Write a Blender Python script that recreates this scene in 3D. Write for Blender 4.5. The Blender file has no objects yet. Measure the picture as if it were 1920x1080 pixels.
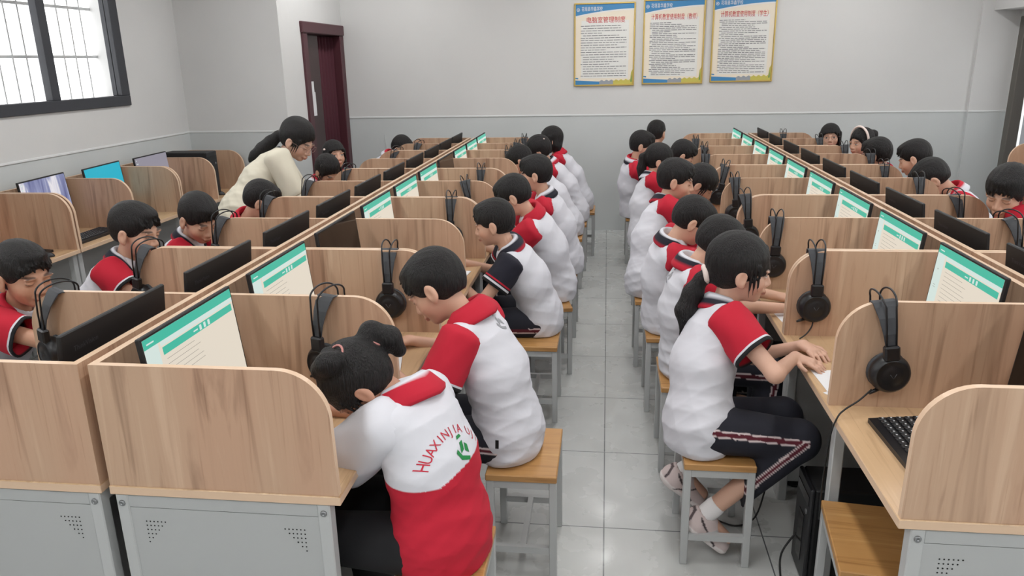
import bpy, bmesh, math, random
import numpy as np
from mathutils import Vector, Matrix
from mathutils.bvhtree import BVHTree

random.seed(7)
PI = math.pi
S = bpy.context.scene
C = S.collection
IDENT = Matrix.Identity(4)

# ------------------------------------------------------------------ camera
CAMH = 1.755
FPX = 1430.0
def cam_axes(vx=1140., vy=110., roll=0.0195):
    Y = np.array([vx-960, vy-540, FPX]); Y /= np.linalg.norm(Y)
    D = np.cross(Y, np.array([1, -roll, 0.])); D /= np.linalg.norm(D)
    if D[1] < 0: D = -D
    X = np.cross(D, Y)
    return np.stack([X, Y, -D], 1)          # camera (right, down, forward) = R @ world
R = cam_axes()
cd = bpy.data.cameras.new('camera'); cam = bpy.data.objects.new('camera', cd); C.objects.link(cam)
cd.sensor_width = 36.0; cd.lens = 36.0*FPX/1920.0; cd.clip_start = 0.05
rt, dn, fw = R[0], R[1], R[2]
M = Matrix(((rt[0], -dn[0], -fw[0], 0), (rt[1], -dn[1], -fw[1], 0), (rt[2], -dn[2], -fw[2], CAMH), (0, 0, 0, 1)))
cam.matrix_world = M
S.camera = cam

# ------------------------------------------------------------------ light and exposure
W = bpy.data.worlds.new('overcast_sky'); S.world = W; W.use_nodes = True
W.node_tree.nodes['Background'].inputs[0].default_value = (1.0, 1.0, 1.0, 1)
W.node_tree.nodes['Background'].inputs[1].default_value = 3.7
S.view_settings.view_transform = 'Standard'; S.view_settings.look = 'None'
S.view_settings.exposure = -0.10; S.view_settings.gamma = 1.0; S.view_settings.use_curve_mapping = False
def area(name, loc, rot, sx, sy, power, col=(1, 1, 1), portal=False):
    l = bpy.data.lights.new(name, 'AREA'); l.shape = 'RECTANGLE'; l.size = sx; l.size_y = sy
    l.energy = power; l.color = col
    if portal: l.cycles.is_portal = True
    o = bpy.data.objects.new(name, l); C.objects.link(o); o.location = loc; o.rotation_euler = rot
    return o
XL, XR, YB, YF, ZC = -3.66, 3.80, 8.05, -1.6, 3.15
WIN_L = [(3.75, 5.65), (1.2, 3.1), (-1.2, 0.7)]       # window openings in the left wall
WIN_R_ADDED = [(4.6, 6.2), (2.2, 4.0), (-0.4, 1.4)]         # unseen right-wall window openings, added to let daylight in
WZ0, WZ1 = 1.48, 2.85
for a, b in WIN_L:
    area('window_daylight', (XL-0.30, (a+b)/2, (WZ0+WZ1)/2), (0, -PI/2, 0), WZ1-WZ0, b-a, 0, portal=True)
for a, b in WIN_R_ADDED:
    area('window_daylight', (XR+0.30, (a+b)/2, 1.9), (0, PI/2, 0), 1.6, b-a, 0, portal=True)
ADDED_LAMPS = [(x, y) for x in (-2.1, 0.1, 2.2) for y in (-0.3, 2.2, 4.6, 6.8)]
LAMP_W = 19.0
for x, y in ADDED_LAMPS:
    area('added_tube_light', (x, y, ZC-0.13), (0, 0, 0), 0.16, 1.15, LAMP_W*(1.5 if y < 0 else 1.0), (1.0, 0.995, 0.985))  # added room light; the row behind the camera is stronger

# ------------------------------------------------------------------ materials
def lin(c):
    c = c/255.0
    return c/12.92 if c <= 0.04045 else ((c+0.055)/1.055)**2.4
def rgb(r, g, b): return (lin(r), lin(g), lin(b), 1)
def mat(name, col, rough=0.5, metal=0.0, spec=None, emit=None, estr=1.0):
    m = bpy.data.materials.new(name); m.use_nodes = True
    b = m.node_tree.nodes['Principled BSDF']
    b.inputs['Base Color'].default_value = col; b.inputs['Roughness'].default_value = rough
    b.inputs['Metallic'].default_value = metal
    if spec is not None: b.inputs['Specular IOR Level'].default_value = spec
    if emit:
        b.inputs['Emission Color'].default_value = emit; b.inputs['Emission Strength'].default_value = estr
    m.diffuse_color = col
    return m
def nodes(m): return m.node_tree.nodes, m.node_tree.links, m.node_tree.nodes['Principled BSDF']
def ramp(N, stops):
    r = N.new('ShaderNodeValToRGB'); e = r.color_ramp.elements
    e[0].position, e[0].color = stops[0]; e[1].position, e[1].color = stops[-1]
    for p, c in stops[1:-1]:
        k = e.new(p); k.color = c
    return r
def noise(N, L, vec, scale, detail=3.0, dist=0.0):
    n = N.new('ShaderNodeTexNoise'); n.inputs['Scale'].default_value = scale
    n.inputs['Detail'].default_value = detail; n.inputs['Distortion'].default_value = dist
    if vec: L.new(vec, n.inputs['Vector'])
    return n
def bump(N, L, h, strength, dist, bs):
    b = N.new('ShaderNodeBump'); b.inputs['Strength'].default_value = strength; b.inputs['Distance'].default_value = dist
    L.new(h, b.inputs['Height']); L.new(b.outputs[0], bs.inputs['Normal'])

def wood(name, dark, mid, light, axis='z', tilt=0.0, rough=0.42, scale=1.0, pink=None):
    m = mat(name, mid, rough); N, L, B = nodes(m)
    tc = N.new('ShaderNodeTexCoord'); mp = N.new('ShaderNodeMapping')
    mp.inputs['Rotation'].default_value = (0, tilt, 0) if axis == 'z' else (0, 0, tilt)
    st = {'z': (9, 9, 0.9), 'x': (0.9, 9, 9), 'y': (9, 0.9, 9)}[axis]
    mp.inputs['Scale'].default_value = tuple(s*scale for s in st)
    L.new(tc.outputs['Object'], mp.inputs['Vector'])
    n1 = noise(N, L, mp.outputs[0], 1.6, 5.0, 1.3)
    r1 = ramp(N, [(0.30, dark), (0.46, mid), (0.58, mid), (0.72, light)])
    L.new(n1.outputs['Fac'], r1.inputs[0])
    mp2 = N.new('ShaderNodeMapping'); mp2.inputs['Rotation'].default_value = mp.inputs['Rotation'].default_value[:]
    mp2.inputs['Scale'].default_value = tuple(s*scale*(5 if s > 1 else 1.2) for s in st)
    L.new(tc.outputs['Object'], mp2.inputs['Vector'])
    n2 = noise(N, L, mp2.outputs[0], 1.8, 4.0, 0.8)
    r2 = ramp(N, [(0.28, (0.72, 0.66, 0.62, 1)), (0.38, (0.97, 0.96, 0.95, 1)), (0.5, (1, 1, 1, 1)), (1.0, (1.05, 1.04, 1.03, 1))])
    L.new(n2.outputs['Fac'], r2.inputs[0])
    mx = N.new('ShaderNodeMix'); mx.data_type = 'RGBA'; mx.blend_type = 'MULTIPLY'; mx.inputs[0].default_value = 0.85
    L.new(r1.outputs[0], mx.inputs[6]); L.new(r2.outputs[0], mx.inputs[7])
    out = mx.outputs[2]
    if pink:
        n3 = noise(N, L, mp.outputs[0], 0.55, 1.0); r3 = ramp(N, [(0.45, (0, 0, 0, 1)), (0.62, (1, 1, 1, 1))])
        L.new(n3.outputs['Fac'], r3.inputs[0])
        m3 = N.new('ShaderNodeMix'); m3.data_type = 'RGBA'; m3.blend_type = 'MULTIPLY'
        L.new(r3.outputs[0], m3.inputs[0]); L.new(out, m3.inputs[6]); m3.inputs[7].default_value = pink
        out = m3.outputs[2]
    L.new(out, B.inputs['Base Color'])
    return m
WOOD = wood('oak_laminate', rgb(158, 127, 104), rgb(190, 158, 132), rgb(203, 173, 147), 'z', 0.16, 0.38, pink=(1.0, 0.94, 0.93, 1))
WTOP = wood('oak_worktop', rgb(160, 126, 92), rgb(198, 165, 128), rgb(212, 182, 146), 'y', 0.05, 0.32)
EDGE = mat('edge_band', rgb(214, 184, 156), 0.4)
STOOLW = wood('stool_wood', rgb(150, 104, 56), rgb(184, 138, 84), rgb(204, 162, 108), 'x', 0.0, 0.35)
METAL = mat('grey_painted_steel', rgb(180, 182, 182), 0.42)
STEEL2 = mat('grey_steel_panel', rgb(172, 174, 174), 0.5)
HOLE = mat('vent_hole_black', rgb(12, 12, 12), 0.8)
BOLT = mat('bolt_steel', rgb(140, 142, 144), 0.3, 0.8)
BLACK = mat('black_plastic', rgb(22, 22, 25), 0.38)
BLACKM = mat('matte_black_plastic', rgb(17, 17, 19), 0.55)
GLOSS = mat('glossy_black', rgb(10, 10, 12), 0.12)
STRAP = mat('grey_leatherette', rgb(58, 60, 64), 0.6)
WIRE = mat('black_cable', rgb(16, 16, 17), 0.5)
LOGO = mat('grey_logo', rgb(64, 64, 68), 0.5)
KEYC = mat('keycap_black', rgb(26, 26, 28), 0.5)
WHITE = mat('white_paper', rgb(226, 226, 228), 0.8)
INK = mat('ink_mark', rgb(200, 202, 206), 0.6)
FRAMEB = mat('dark_window_frame', rgb(54, 56, 62), 0.5)
GOLD = mat('gold_frame', rgb(214, 186, 110), 0.28, 0.75)
MAROON = mat('maroon_door', rgb(74, 34, 42), 0.45)
DKBROWN = mat('dark_door_leaf', rgb(62, 46, 46), 0.5)
CURTAIN = mat('maroon_curtain', rgb(66, 18, 32), 0.85)
BRONZE = mat('bronze_frame', rgb(96, 92, 86), 0.45)
GRILLE = mat('white_grille', rgb(238, 240, 240), 0.6)
def emat(name, col, s):
    return mat(name, (0.0, 0.0, 0.0, 1), 0.3, 0, 0.3, emit=col, estr=s)
SC_T = emat('screen_teal', rgb(72, 190, 165), 1.0)
SC_C = emat('screen_cream', rgb(232, 222, 206), 1.0)
SC_W = emat('screen_white', rgb(216, 232, 226), 1.0)
SC_L = emat('screen_text', rgb(140, 134, 126), 1.0)
SC_OFF = mat('screen_off', rgb(8, 8, 10), 0.12)
SC_B = emat('screen_cyan', rgb(45, 180, 205), 1.0)
SC_G = emat('screen_grey', rgb(150, 146, 158), 1.0)
def screen_photo():
    m = emat('screen_waterfall', rgb(140, 145, 180), 1.0); N, L, B = nodes(m)
    tc = N.new('ShaderNodeTexCoord'); mp = N.new('ShaderNodeMapping'); mp.inputs['Scale'].default_value = (9, 9, 1.5)
    L.new(tc.outputs['Object'], mp.inputs['Vector'])
    n = noise(N, L, mp.outputs[0], 1.6, 4, 0.6)
    r = ramp(N, [(0.3, rgb(88, 92, 140)), (0.5, rgb(150, 155, 190)), (0.62, rgb(236, 232, 236)), (0.8, rgb(200, 200, 220))])
    L.new(n.outputs['Fac'], r.inputs[0]); L.new(r.outputs[0], B.inputs['Emission Color'])
    return m
SC_P = screen_photo()
def wall_mat():
    m = mat('wall_paint', rgb(205, 205, 205), 0.7); N, L, B = nodes(m)
    g = N.new('ShaderNodeNewGeometry'); sx = N.new('ShaderNodeSeparateXYZ'); L.new(g.outputs['Position'], sx.inputs[0])
    n = noise(N, L, g.outputs['Position'], 3.0, 3)
    ad = N.new('ShaderNodeMath'); ad.operation = 'MULTIPLY_ADD'; L.new(n.outputs['Fac'], ad.inputs[0]); ad.inputs[1].default_value = 0.018
    L.new(sx.outputs['Z'], ad.inputs[2])
    r = N.new('ShaderNodeMath'); r.operation = 'GREATER_THAN'; L.new(ad.outputs[0], r.inputs[0]); r.inputs[1].default_value = 1.209
    mx = N.new('ShaderNodeMix'); mx.data_type = 'RGBA'; L.new(r.outputs[0], mx.inputs[0])
    mx.inputs[6].default_value = rgb(198, 202, 202); mx.inputs[7].default_value = rgb(210, 210, 209)
    n2 = noise(N, L, g.outputs['Position'], 1.1, 4); r2 = ramp(N, [(0.3, (0.95, 0.95, 0.95, 1)), (0.7, (1.02, 1.02, 1.02, 1))])
    L.new(n2.outputs['Fac'], r2.inputs[0])
    m2 = N.new('ShaderNodeMix'); m2.data_type = 'RGBA'; m2.blend_type = 'MULTIPLY'; m2.inputs[0].default_value = 1
    L.new(mx.outputs[2], m2.inputs[6]); L.new(r2.outputs[0], m2.inputs[7]); L.new(m2.outputs[2], B.inputs['Base Color'])
    n3 = noise(N, L, g.outputs['Position'], 14.0, 3); bump(N, L, n3.outputs['Fac'], 0.25, 0.004, B)
    return m
WALL = wall_mat()
LEDGE = mat('dado_ledge', rgb(220, 222, 222), 0.6)
def tile_mat():
    m = mat('floor_tile', rgb(170, 172, 172), 0.22); N, L, B = nodes(m)
    tc = N.new('ShaderNodeTexCoord'); mp = N.new('ShaderNodeMapping'); mp.inputs['Location'].default_value = (-0.014, -0.208, 0)
    L.new(tc.outputs['Object'], mp.inputs['Vector'])
    b = N.new('ShaderNodeTexBrick'); b.offset = 0.0; b.squash = 1.0
    b.inputs['Scale'].default_value = 1.0; b.inputs['Brick Width'].default_value = 0.6; b.inputs['Row Height'].default_value = 0.6
    b.inputs['Mortar Size'].default_value = 0.0028; b.inputs['Mortar Smooth'].default_value = 0.2; b.inputs['Bias'].default_value = 0.0
    b.inputs['Color1'].default_value = rgb(187, 189, 187); b.inputs['Color2'].default_value = rgb(183, 185, 184); b.inputs['Mortar'].default_value = rgb(92, 94, 96)
    L.new(mp.outputs[0], b.inputs['Vector'])
    n = noise(N, L, tc.outputs['Object'], 2.2, 5, 0.4); r = ramp(N, [(0.3, (0.975, 0.975, 0.97, 1)), (0.65, (1.01, 1.01, 1.01, 1))])
    L.new(n.outputs['Fac'], r.inputs[0])
    mx = N.new('ShaderNodeMix'); mx.data_type = 'RGBA'; mx.blend_type = 'MULTIPLY'; mx.inputs[0].default_value = 1
    L.new(b.outputs['Color'], mx.inputs[6]); L.new(r.outputs[0], mx.inputs[7]); L.new(mx.outputs[2], B.inputs['Base Color'])
    n2 = noise(N, L, tc.outputs['Object'], 6.0, 5); r2 = ramp(N, [(0.3, (0.2, 0.2, 0.2, 1)), (0.7, (0.38, 0.38, 0.38, 1))])
    L.new(n2.outputs['Fac'], r2.inputs[0]); L.new(r2.outputs[0], B.inputs['Roughness'])
    return m
TILE = tile_mat()
def attr_mat(name, rough, bscale=0.0, bstr=0.0, sss=0.0, sheen=0.0):
    m = mat(name, (0.8, 0.8, 0.8, 1), rough); N, L, B = nodes(m)
    a = N.new('ShaderNodeAttribute'); a.attribute_name = 'Col'; L.new(a.outputs['Color'], B.inputs['Base Color'])
    if bscale:
        tc = N.new('ShaderNodeTexCoord'); n = noise(N, L, tc.outputs['Object'], bscale, 3); bump(N, L, n.outputs['Fac'], bstr, 0.004, B)
    if sss:
        B.inputs['Subsurface Weight'].default_value = sss; B.inputs['Subsurface Radius'].default_value = (0.6, 0.25, 0.12)
        B.inputs['Subsurface Scale'].default_value = 0.02
    if sheen: B.inputs['Sheen Weight'].default_value = sheen
    return m
SKIN = attr_mat('skin', 0.5, 0, 0, 0.0)
CLOTH = attr_mat('cotton_jersey', 0.85, 11.0, 0.45)
def hair_mat():
    m = mat('black_hair', rgb(22, 20, 22), 0.5, 0, 0.35); N, L, B = nodes(m)
    tc = N.new('ShaderNodeTexCoord'); mp = N.new('ShaderNodeMapping'); mp.inputs['Scale'].default_value = (300, 300, 22)
    L.new(tc.outputs['Object'], mp.inputs['Vector']); n = noise(N, L, mp.outputs[0], 1.0, 2)
    r = ramp(N, [(0.3, rgb(5, 5, 6)), (0.8, rgb(42, 38, 38))])
    L.new(n.outputs['Fac'], r.inputs[0]); L.new(r.outputs[0], B.inputs['Base Color'])
    bump(N, L, n.outputs['Fac'], 1.0, 0.008, B)
    return m
HAIR = hair_mat()

# ------------------------------------------------------------------ mesh building
class MB:
    """collects shapes in one mesh; mats by index"""
    def __init__(s): s.v = []; s.f = []; s.m = []; s.sm = []
    def add(s, vs, fs, mi=0, smooth=False):
        o = len(s.v); s.v.extend([tuple(v) for v in vs])
        for f in fs: s.f.append([i+o for i in f]); s.m.append(mi); s.sm.append(smooth)
    def box(s, x0, x1, y0, y1, z0, z1, mi=0, bev=0.0, mat4=None):
        if x0 > x1: x0, x1 = x1, x0
        if y0 > y1: y0, y1 = y1, y0
        if z0 > z1: z0, z1 = z1, z0
        b = min(bev, (x1-x0)/3, (y1-y0)/3, (z1-z0)/3)
        if b <= 0:
            vs = [(x, y, z) for x in (x0, x1) for y in (y0, y1) for z in (z0, z1)]
            fs = [(0, 1, 3, 2), (4, 6, 7, 5), (0, 4, 5, 1), (2, 3, 7, 6), (0, 2, 6, 4), (1, 5, 7, 3)]
        else:
            vs = []; idx = {}
            for i, x in enumerate((x0, x1)):
                for j, y in enumerate((y0, y1)):
                    for k, z in enumerate((z0, z1)):
                        sx, sy, sz = (1-2*i)*b, (1-2*j)*b, (1-2*k)*b
                        for a, p in enumerate(((x, y+sy, z+sz), (x+sx, y, z+sz), (x+sx, y+sy, z))):
                            idx[(i, j, k, a)] = len(vs); vs.append(p)
            g = lambda i, j, k, a: idx[(i, j, k, a)]
            fs = []
            for i in (0, 1): fs.append([g(i, 0, 0, 0), g(i, 1, 0, 0), g(i, 1, 1, 0), g(i, 0, 1, 0)][::(-1 if i == 0 else 1)])
            for j in (0, 1): fs.append([g(0, j, 0, 1), g(1, j, 0, 1), g(1, j, 1, 1), g(0, j, 1, 1)][::(1 if j == 0 else -1)])
            for k in (0, 1): fs.append([g(0, 0, k, 2), g(1, 0, k, 2), g(1, 1, k, 2), g(0, 1, k, 2)][::(-1 if k == 0 else 1)])
            for j in (0, 1):
                for k in (0, 1): fs.append([g(0, j, k, 1), g(1, j, k, 1), g(1, j, k, 2), g(0, j, k, 2)][::(1 if (j == k) else -1)])
            for i in (0, 1):
                for k in (0, 1): fs.append([g(i, 0, k, 0), g(i, 1, k, 0), g(i, 1, k, 2), g(i, 0, k, 2)][::(-1 if (i == k) else 1)])
            for i in (0, 1):
                for j in (0, 1): fs.append([g(i, j, 0, 0), g(i, j, 1, 0), g(i, j, 1, 1), g(i, j, 0, 1)][::(1 if (i == j) else -1)])
            for i in (0, 1):
                for j in (0, 1):
                    for k in (0, 1): fs.append([g(i, j, k, 0), g(i, j, k, 1), g(i, j, k, 2)][::(1 if (i+j+k) % 2 == 0 else -1)])
        if mat4 is not None: vs = [mat4 @ Vector(v) for v in vs]
        s.add(vs, fs, mi)
    def tube(s, pts, r, n=8, mi=0, cap=True, flat=None):
        pts = [Vector(p) for p in pts]; rs = r if isinstance(r, (list, tuple)) else [r]*len(pts)
        up = None; rings = []
        for i, p in enumerate(pts):
            t = (pts[min(i+1, len(pts)-1)]-pts[max(i-1, 0)]).normalized()
            if up is None:
                up = Vector((0, 0, 1)) if abs(t.z) < 0.9 else Vector((1, 0, 0))
                if flat is not None: up = Vector(flat)
            a = t.cross(up).normalized(); b = a.cross(t).normalized(); up = b
            k = flat and 0.3 or 1.0
            rings.append([p + a*math.cos(2*PI*j/n)*rs[i] + b*math.sin(2*PI*j/n)*rs[i]*k for j in range(n)])
        vs = [v for rg in rings for v in rg]; fs = []
        for i in range(len(pts)-1):
            for j in range(n):
                fs.append((i*n+j, (i+1)*n+j, (i+1)*n+(j+1) % n, i*n+(j+1) % n))
        s.add(vs, fs, mi, True)
        if cap:
            s.add(rings[0], [list(range(n))], mi); s.add(rings[-1], [list(range(n))[::-1]], mi)
    def lathe(s, prof, origin, axis, n=24, mi=0, sx=1.0):
        """prof: (radius, height) list along axis"""
        ax = Vector(axis).normalized(); u = ax.orthogonal().normalized(); w = ax.cross(u); o = Vector(origin)
        vs = []; fs = []
        for r, h in prof:
            for j in range(n): vs.append(o + ax*h + (u*math.cos(2*PI*j/n) + w*math.sin(2*PI*j/n)*sx)*max(r, 1e-5))
        for i in range(len(prof)-1):
            for j in range(n): fs.append((i*n+j, i*n+(j+1) % n, (i+1)*n+(j+1) % n, (i+1)*n+j))
        s.add(vs, fs, mi, True)
    def prism(s, outline, ax, t0, t1, mi=0, mi_side=None):
        """outline in 2D, extruded along ax ('x','y','z')"""
        n = len(outline)
        def P(a, b, t): return {'x': (t, a, b), 'y': (a, t, b), 'z': (a, b, t)}[ax]
        vs = [P(a, b, t0) for a, b in outline] + [P(a, b, t1) for a, b in outline]
        s.add(vs, [list(range(n))], mi); s.add(vs, [list(range(n, 2*n))[::-1]], mi)
        s.add(vs, [(i, i+n, (i+1) % n+n, (i+1) % n) for i in range(n)], mi if mi_side is None else mi_side)
    def build(s, name, mats, parent=None, loc=None, fix=True):
        me = bpy.data.meshes.new(name); me.from_pydata(s.v, [], s.f)
        for m in (mats if isinstance(mats, (list, tuple)) else [mats]): me.materials.append(m)
        me.polygons.foreach_set('material_index', s.m); me.polygons.foreach_set('use_smooth', s.sm)
        if fix:
            bm = bmesh.new(); bm.from_mesh(me); bmesh.ops.remove_doubles(bm, verts=bm.verts, dist=1e-6)
            bmesh.ops.recalc_face_normals(bm, faces=bm.faces); bm.to_mesh(me); bm.free()
        me.update()
        o = bpy.data.objects.new(name, me); C.objects.link(o)
        if loc is not None: o.location = loc
        if parent is not None: o.parent = parent
        return o
def tag(o, label, cat, group=None, kind=None):
    if label: o['label'] = label
    if cat: o['category'] = cat
    if group: o['group'] = group
    if kind: o['kind'] = kind
    return o
def empty(name, loc, rz=0.0):
    o = bpy.data.objects.new(name, None); C.objects.link(o); o.location = loc; o.rotation_euler = (0, 0, rz)
    o.empty_display_size = 0.05
    return o
def struct(o): o['kind'] = 'structure'; return o
def copy_tree(root, loc, rz):
    r = root.copy(); C.objects.link(r); r.location = loc; r.rotation_euler = (0, 0, rz)
    for ch in list(root.children):
        c = ch.copy(); C.objects.link(c); c.parent = r
        for g in list(ch.children):
            d = g.copy(); C.objects.link(d); d.parent = c
    return r
def text_mesh(txt, size, align='LEFT'):
    cu = bpy.data.curves.new('lettering', 'FONT'); cu.body = txt; cu.size = size; cu.align_x = align; cu.resolution_u = 3
    o = bpy.data.objects.new('lettering', cu); C.objects.link(o)
    dg = bpy.context.evaluated_depsgraph_get(); me = bpy.data.meshes.new_from_object(o.evaluated_get(dg))
    vs = [v.co.copy() for v in me.vertices]; fs = [list(p.vertices) for p in me.polygons]
    bpy.data.objects.remove(o); bpy.data.curves.remove(cu); bpy.data.meshes.remove(me)
    return vs, fs
ORD = ['front', 'second', 'third', 'fourth', 'fifth', 'sixth', 'seventh', 'eighth', 'ninth', 'tenth', 'rearmost']

# ------------------------------------------------------------------ room shell
def wall_x(name, x, xo, openings, y0, y1, zc):
    """wall in plane x (inner) .. xo (outer) with rectangular openings (ya, yb, za, zb)"""
    b = MB(); ys = y0
    for ya, yb, za, zb in sorted(openings):
        b.box(x, xo, ys, ya, 0, zc); b.box(x, xo, ya, yb, zb, zc)
        if za > 0: b.box(x, xo, ya, yb, 0, za)
        ys = yb
    b.box(x, xo, ys, y1, 0, zc)
    return struct(b.build(name, WALL))
b = MB(); b.box(XL-0.3, XR+0.3, YF-0.1, YB+0.2, -0.1, 0); struct(b.build('floor', TILE))
b = MB(); b.box(XL-0.3, XR+0.3, YF-0.1, YB+0.2, ZC, ZC+0.1); struct(b.build('ceiling', mat('ceiling_white', rgb(225, 226, 226), 0.8)))
JY = 6.46; DX = -2.74
wall_x('wall_left', XL, XL-0.24, [(a, b_, WZ0, WZ1) for a, b_ in WIN_L], YF, JY, ZC)
b = MB(); b.box(XL-0.24, DX, JY, JY+0.24, 0, ZC); struct(b.build('wall_jog', WALL))
wall_x('wall_door', DX, DX-0.24, [(7.0, 7.95, 0.0, 2.05)], JY+0.24, YB, ZC)
b = MB(); b.box(DX-0.24, XR+0.24, YB, YB+0.2, 0, ZC); struct(b.build('wall_back', WALL))
b = MB(); b.box(3.46, XR, YB-0.03, YB, 0, ZC); struct(b.build('wall_pier', WALL))
wall_x('wall_right', XR, XR+0.24, [(a, b_, 1.1, 2.7) for a, b_ in WIN_R_ADDED] + [(6.95, 7.98, 0.0, 2.06)], YF, YB, ZC)
b = MB(); b.box(XL-0.24, XR+0.24, YF-0.1, YF, 0, ZC); struct(b.build('wall_front', WALL))
b = MB(); b.box(3.56, XR, 6.3, YB-0.03, 2.12, ZC); struct(b.build('trim_beam', WALL))
def ledge(name, x0, x1, y0, y1):
    b = MB(); b.box(x0, x1, y0, y1, 1.196, 1.212, 0, 0.003); struct(b.build(name, LEDGE))
ledge('trim_1', DX+0.004, 3.46, YB-0.007, YB)
ledge('trim_2', XL, XL+0.007, YF, JY)
ledge('trim_3', XL+0.007, DX, JY-0.007, JY)
ledge('trim_4', DX, DX+0.007, JY, 6.9)
ledge('trim_5', 3.46, XR, YB-0.037, YB-0.03)
# windows
def window(n, x, out, ya, yb, za, zb, mull, fm=FRAMEB, fw_=0.10):
    s = 1 if out > 0 else -1
    b = MB(); xi = x-s*0.02; xo = x+s*0.06
    b.box(xi, xo, ya, yb, za, za+0.075, 0, 0.004); b.box(xi, xo, ya, yb, zb-0.075, zb, 0, 0.004)
    b.box(xi, xo, yb-fw_, yb, za+0.075, zb-0.075, 0, 0.004); b.box(xi, xo, ya, ya+fw_, za+0.075, zb-0.075, 0, 0.004)
    root = struct(b.build('window_%d' % n, fm))
    b = MB()
    for m in mull: b.box(x-s*0.005, x+s*0.05, m-0.04, m+0.04, za+0.075, zb-0.075, 0, 0.003)
    b.build('mullion', fm, root)
    b = MB(); b.box(x+s*0.018, x+s*0.024, ya+fw_, yb-fw_, za+0.075, zb-0.075); b.build('pane', GLASS, root)
    b = MB(); xg = x+s*0.21
    y = ya+0.03
    while y < yb: b.box(xg-0.007, xg+0.007, y-0.007, y+0.007, za, zb); y += 0.125
    for z in (za+0.02, za+0.36, za+0.70, za+1.0): b.box(xg-0.008, xg+0.008, ya, yb, z-0.010, z+0.010)
    b.build('security_bars', GRILLE, root)
    return root
GLASS = mat('window_glass', (1, 1, 1, 1), 0.02)
_b = GLASS.node_tree.nodes['Principled BSDF']; _b.inputs['Transmission Weight'].default_value = 1.0; _b.inputs['IOR'].default_value = 1.05
n = 0
for a, b_ in WIN_L:
    n += 1; window(n, XL, -1, a, b_, WZ0, WZ1, [a+(b_-a)*0.58])
for a, b_ in WIN_R_ADDED:
    n += 1; window(n, XR, 1, a, b_, 1.1, 2.7, [(a+b_)/2])  # out of view, added for their daylight
# maroon door in the jogged wall
b = MB(); d0, d1 = 7.0, 7.95
for (y0_, y1_) in ((d0-0.075, d0+0.03), (d1-0.03, d1+0.075)):
    b.box(DX-0.16, DX+0.022, y0_, y1_, 0, 2.03, 0, 0.006)
b.box(DX-0.16, DX+0.030, d0-0.085, d1+0.085, 2.03, 2.13, 0, 0.008)
door = struct(b.build('door_1', MAROON))
b = MB(); b.box(DX-0.62, DX-0.165, 7.05, 7.092, 0.01, 2.02, 0, 0.004)
b.box(DX-0.56, DX-0.22, 7.040, 7.05, 1.25, 1.9, 0, 0.006); b.box(DX-0.56, DX-0.22, 7.040, 7.05, 0.15, 1.1, 0, 0.006)
b.build('door_leaf', DKBROWN, door)
b = MB(); b.box(DX-0.9, DX-0.16, 7.93, 7.99, 0, 2.05); b.box(DX-0.92, DX-0.9, 6.9, 8.0, 0, 2.2); b.build('door_recess', DKBROWN, door)
# curtain in the doorway
b = MB(); vs = []; nn = 60
for i in range(nn+1):
    t = i/nn; y = 7.50+0.42*t; x = DX-0.075+0.022*math.sin(t*PI*9)
    vs += [(x, y, 0.03), (x+0.004*math.sin(t*23), y, 2.02)]
b.add(vs, [(2*i, 2*i+2, 2*i+3, 2*i+1) for i in range(nn)], 0, True)
o = b.build('door_curtain', CURTAIN); m_ = o.modifiers.new('thick', 'SOLIDIFY'); m_.thickness = 0.004
tag(o, 'long maroon curtain hanging in the dark red doorway', 'curtain')
b = MB(); b.box(DX-0.048, DX-0.045, 7.10, 7.255, 1.30, 1.60); b.box(DX-0.050, DX-0.048, 7.12, 7.285, 1.28, 1.50)
o = b.build('paper_notice', WHITE); tag(o, 'white paper notice on the dark leaf of the maroon door', 'notice')
b = MB(); b.box(DX-0.090, DX-0.051, 7.03, 7.47, 0.01, 2.02, 0, 0.004); b.build('side_panel', DKBROWN, door)
# right-hand glazed door
b = MB()
b.box(XR-0.02, XR+0.08, 7.88, 7.975, 0, 2.06, 0, 0.005); b.box(XR-0.02, XR+0.08, 6.95, 7.03, 0, 2.06, 0, 0.005); b.box(XR-0.02, XR+0.08, 7.03, 7.88, 1.97, 2.06, 0, 0.005)
door = struct(b.build('door_2', BRONZE))
b = MB(); b.box(XR+0.1, XR+0.14, 7.62, 7.88, 0, 2.0); b.build('door_jamb', mat('pale_jamb', rgb(200, 204, 212), 0.6), door)
b = MB(); b.box(XR+0.11, XR+0.116, 7.05, 7.6, 1.0, 1.95); b.build('pane', GLASS, door)
b = MB(); b.box(XR+0.09, XR+0.14, 7.03, 7.62, 0, 1.0, 0, 0.004); b.box(XR+0.09, XR+0.14, 7.56, 7.62, 1.0, 1.97, 0, 0.004); b.box(XR+0.09, XR+0.14, 7.03, 7.08, 1.0, 1.97, 0, 0.004)
b.build('door_leaf', METAL, door)
# unseen ceiling lamps, added to light the room
LAMPY = [-0.3, 2.2, 4.6, 6.8]
for i, (x, y) in enumerate(ADDED_LAMPS):
    b = MB(); b.box(x-0.10, x+0.10, y-0.62, y+0.62, ZC-0.05, ZC, 0, 0.01); b.box(x-0.02, x+0.02, y-0.6, y+0.6, ZC-0.09, ZC-0.05)
    if i == 0:
        o = b.build('added_ceiling_lamp', GRILLE); lamp0 = o; lamp0.location = (0, 0, 0)
    else:
        o = lamp0.copy(); C.objects.link(o); o.location = (x-ADDED_LAMPS[0][0], y-ADDED_LAMPS[0][1], 0)
    tag(o, 'added white tube lamp on the ceiling, %s from the front, %s' % (ORD[LAMPY.index(y)].replace('front', 'first'), {-2.1: 'window side', 0.1: 'above the aisle', 2.2: 'right-hand side'}[x]), 'lamp', 'added ceiling tube lamps')
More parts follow.
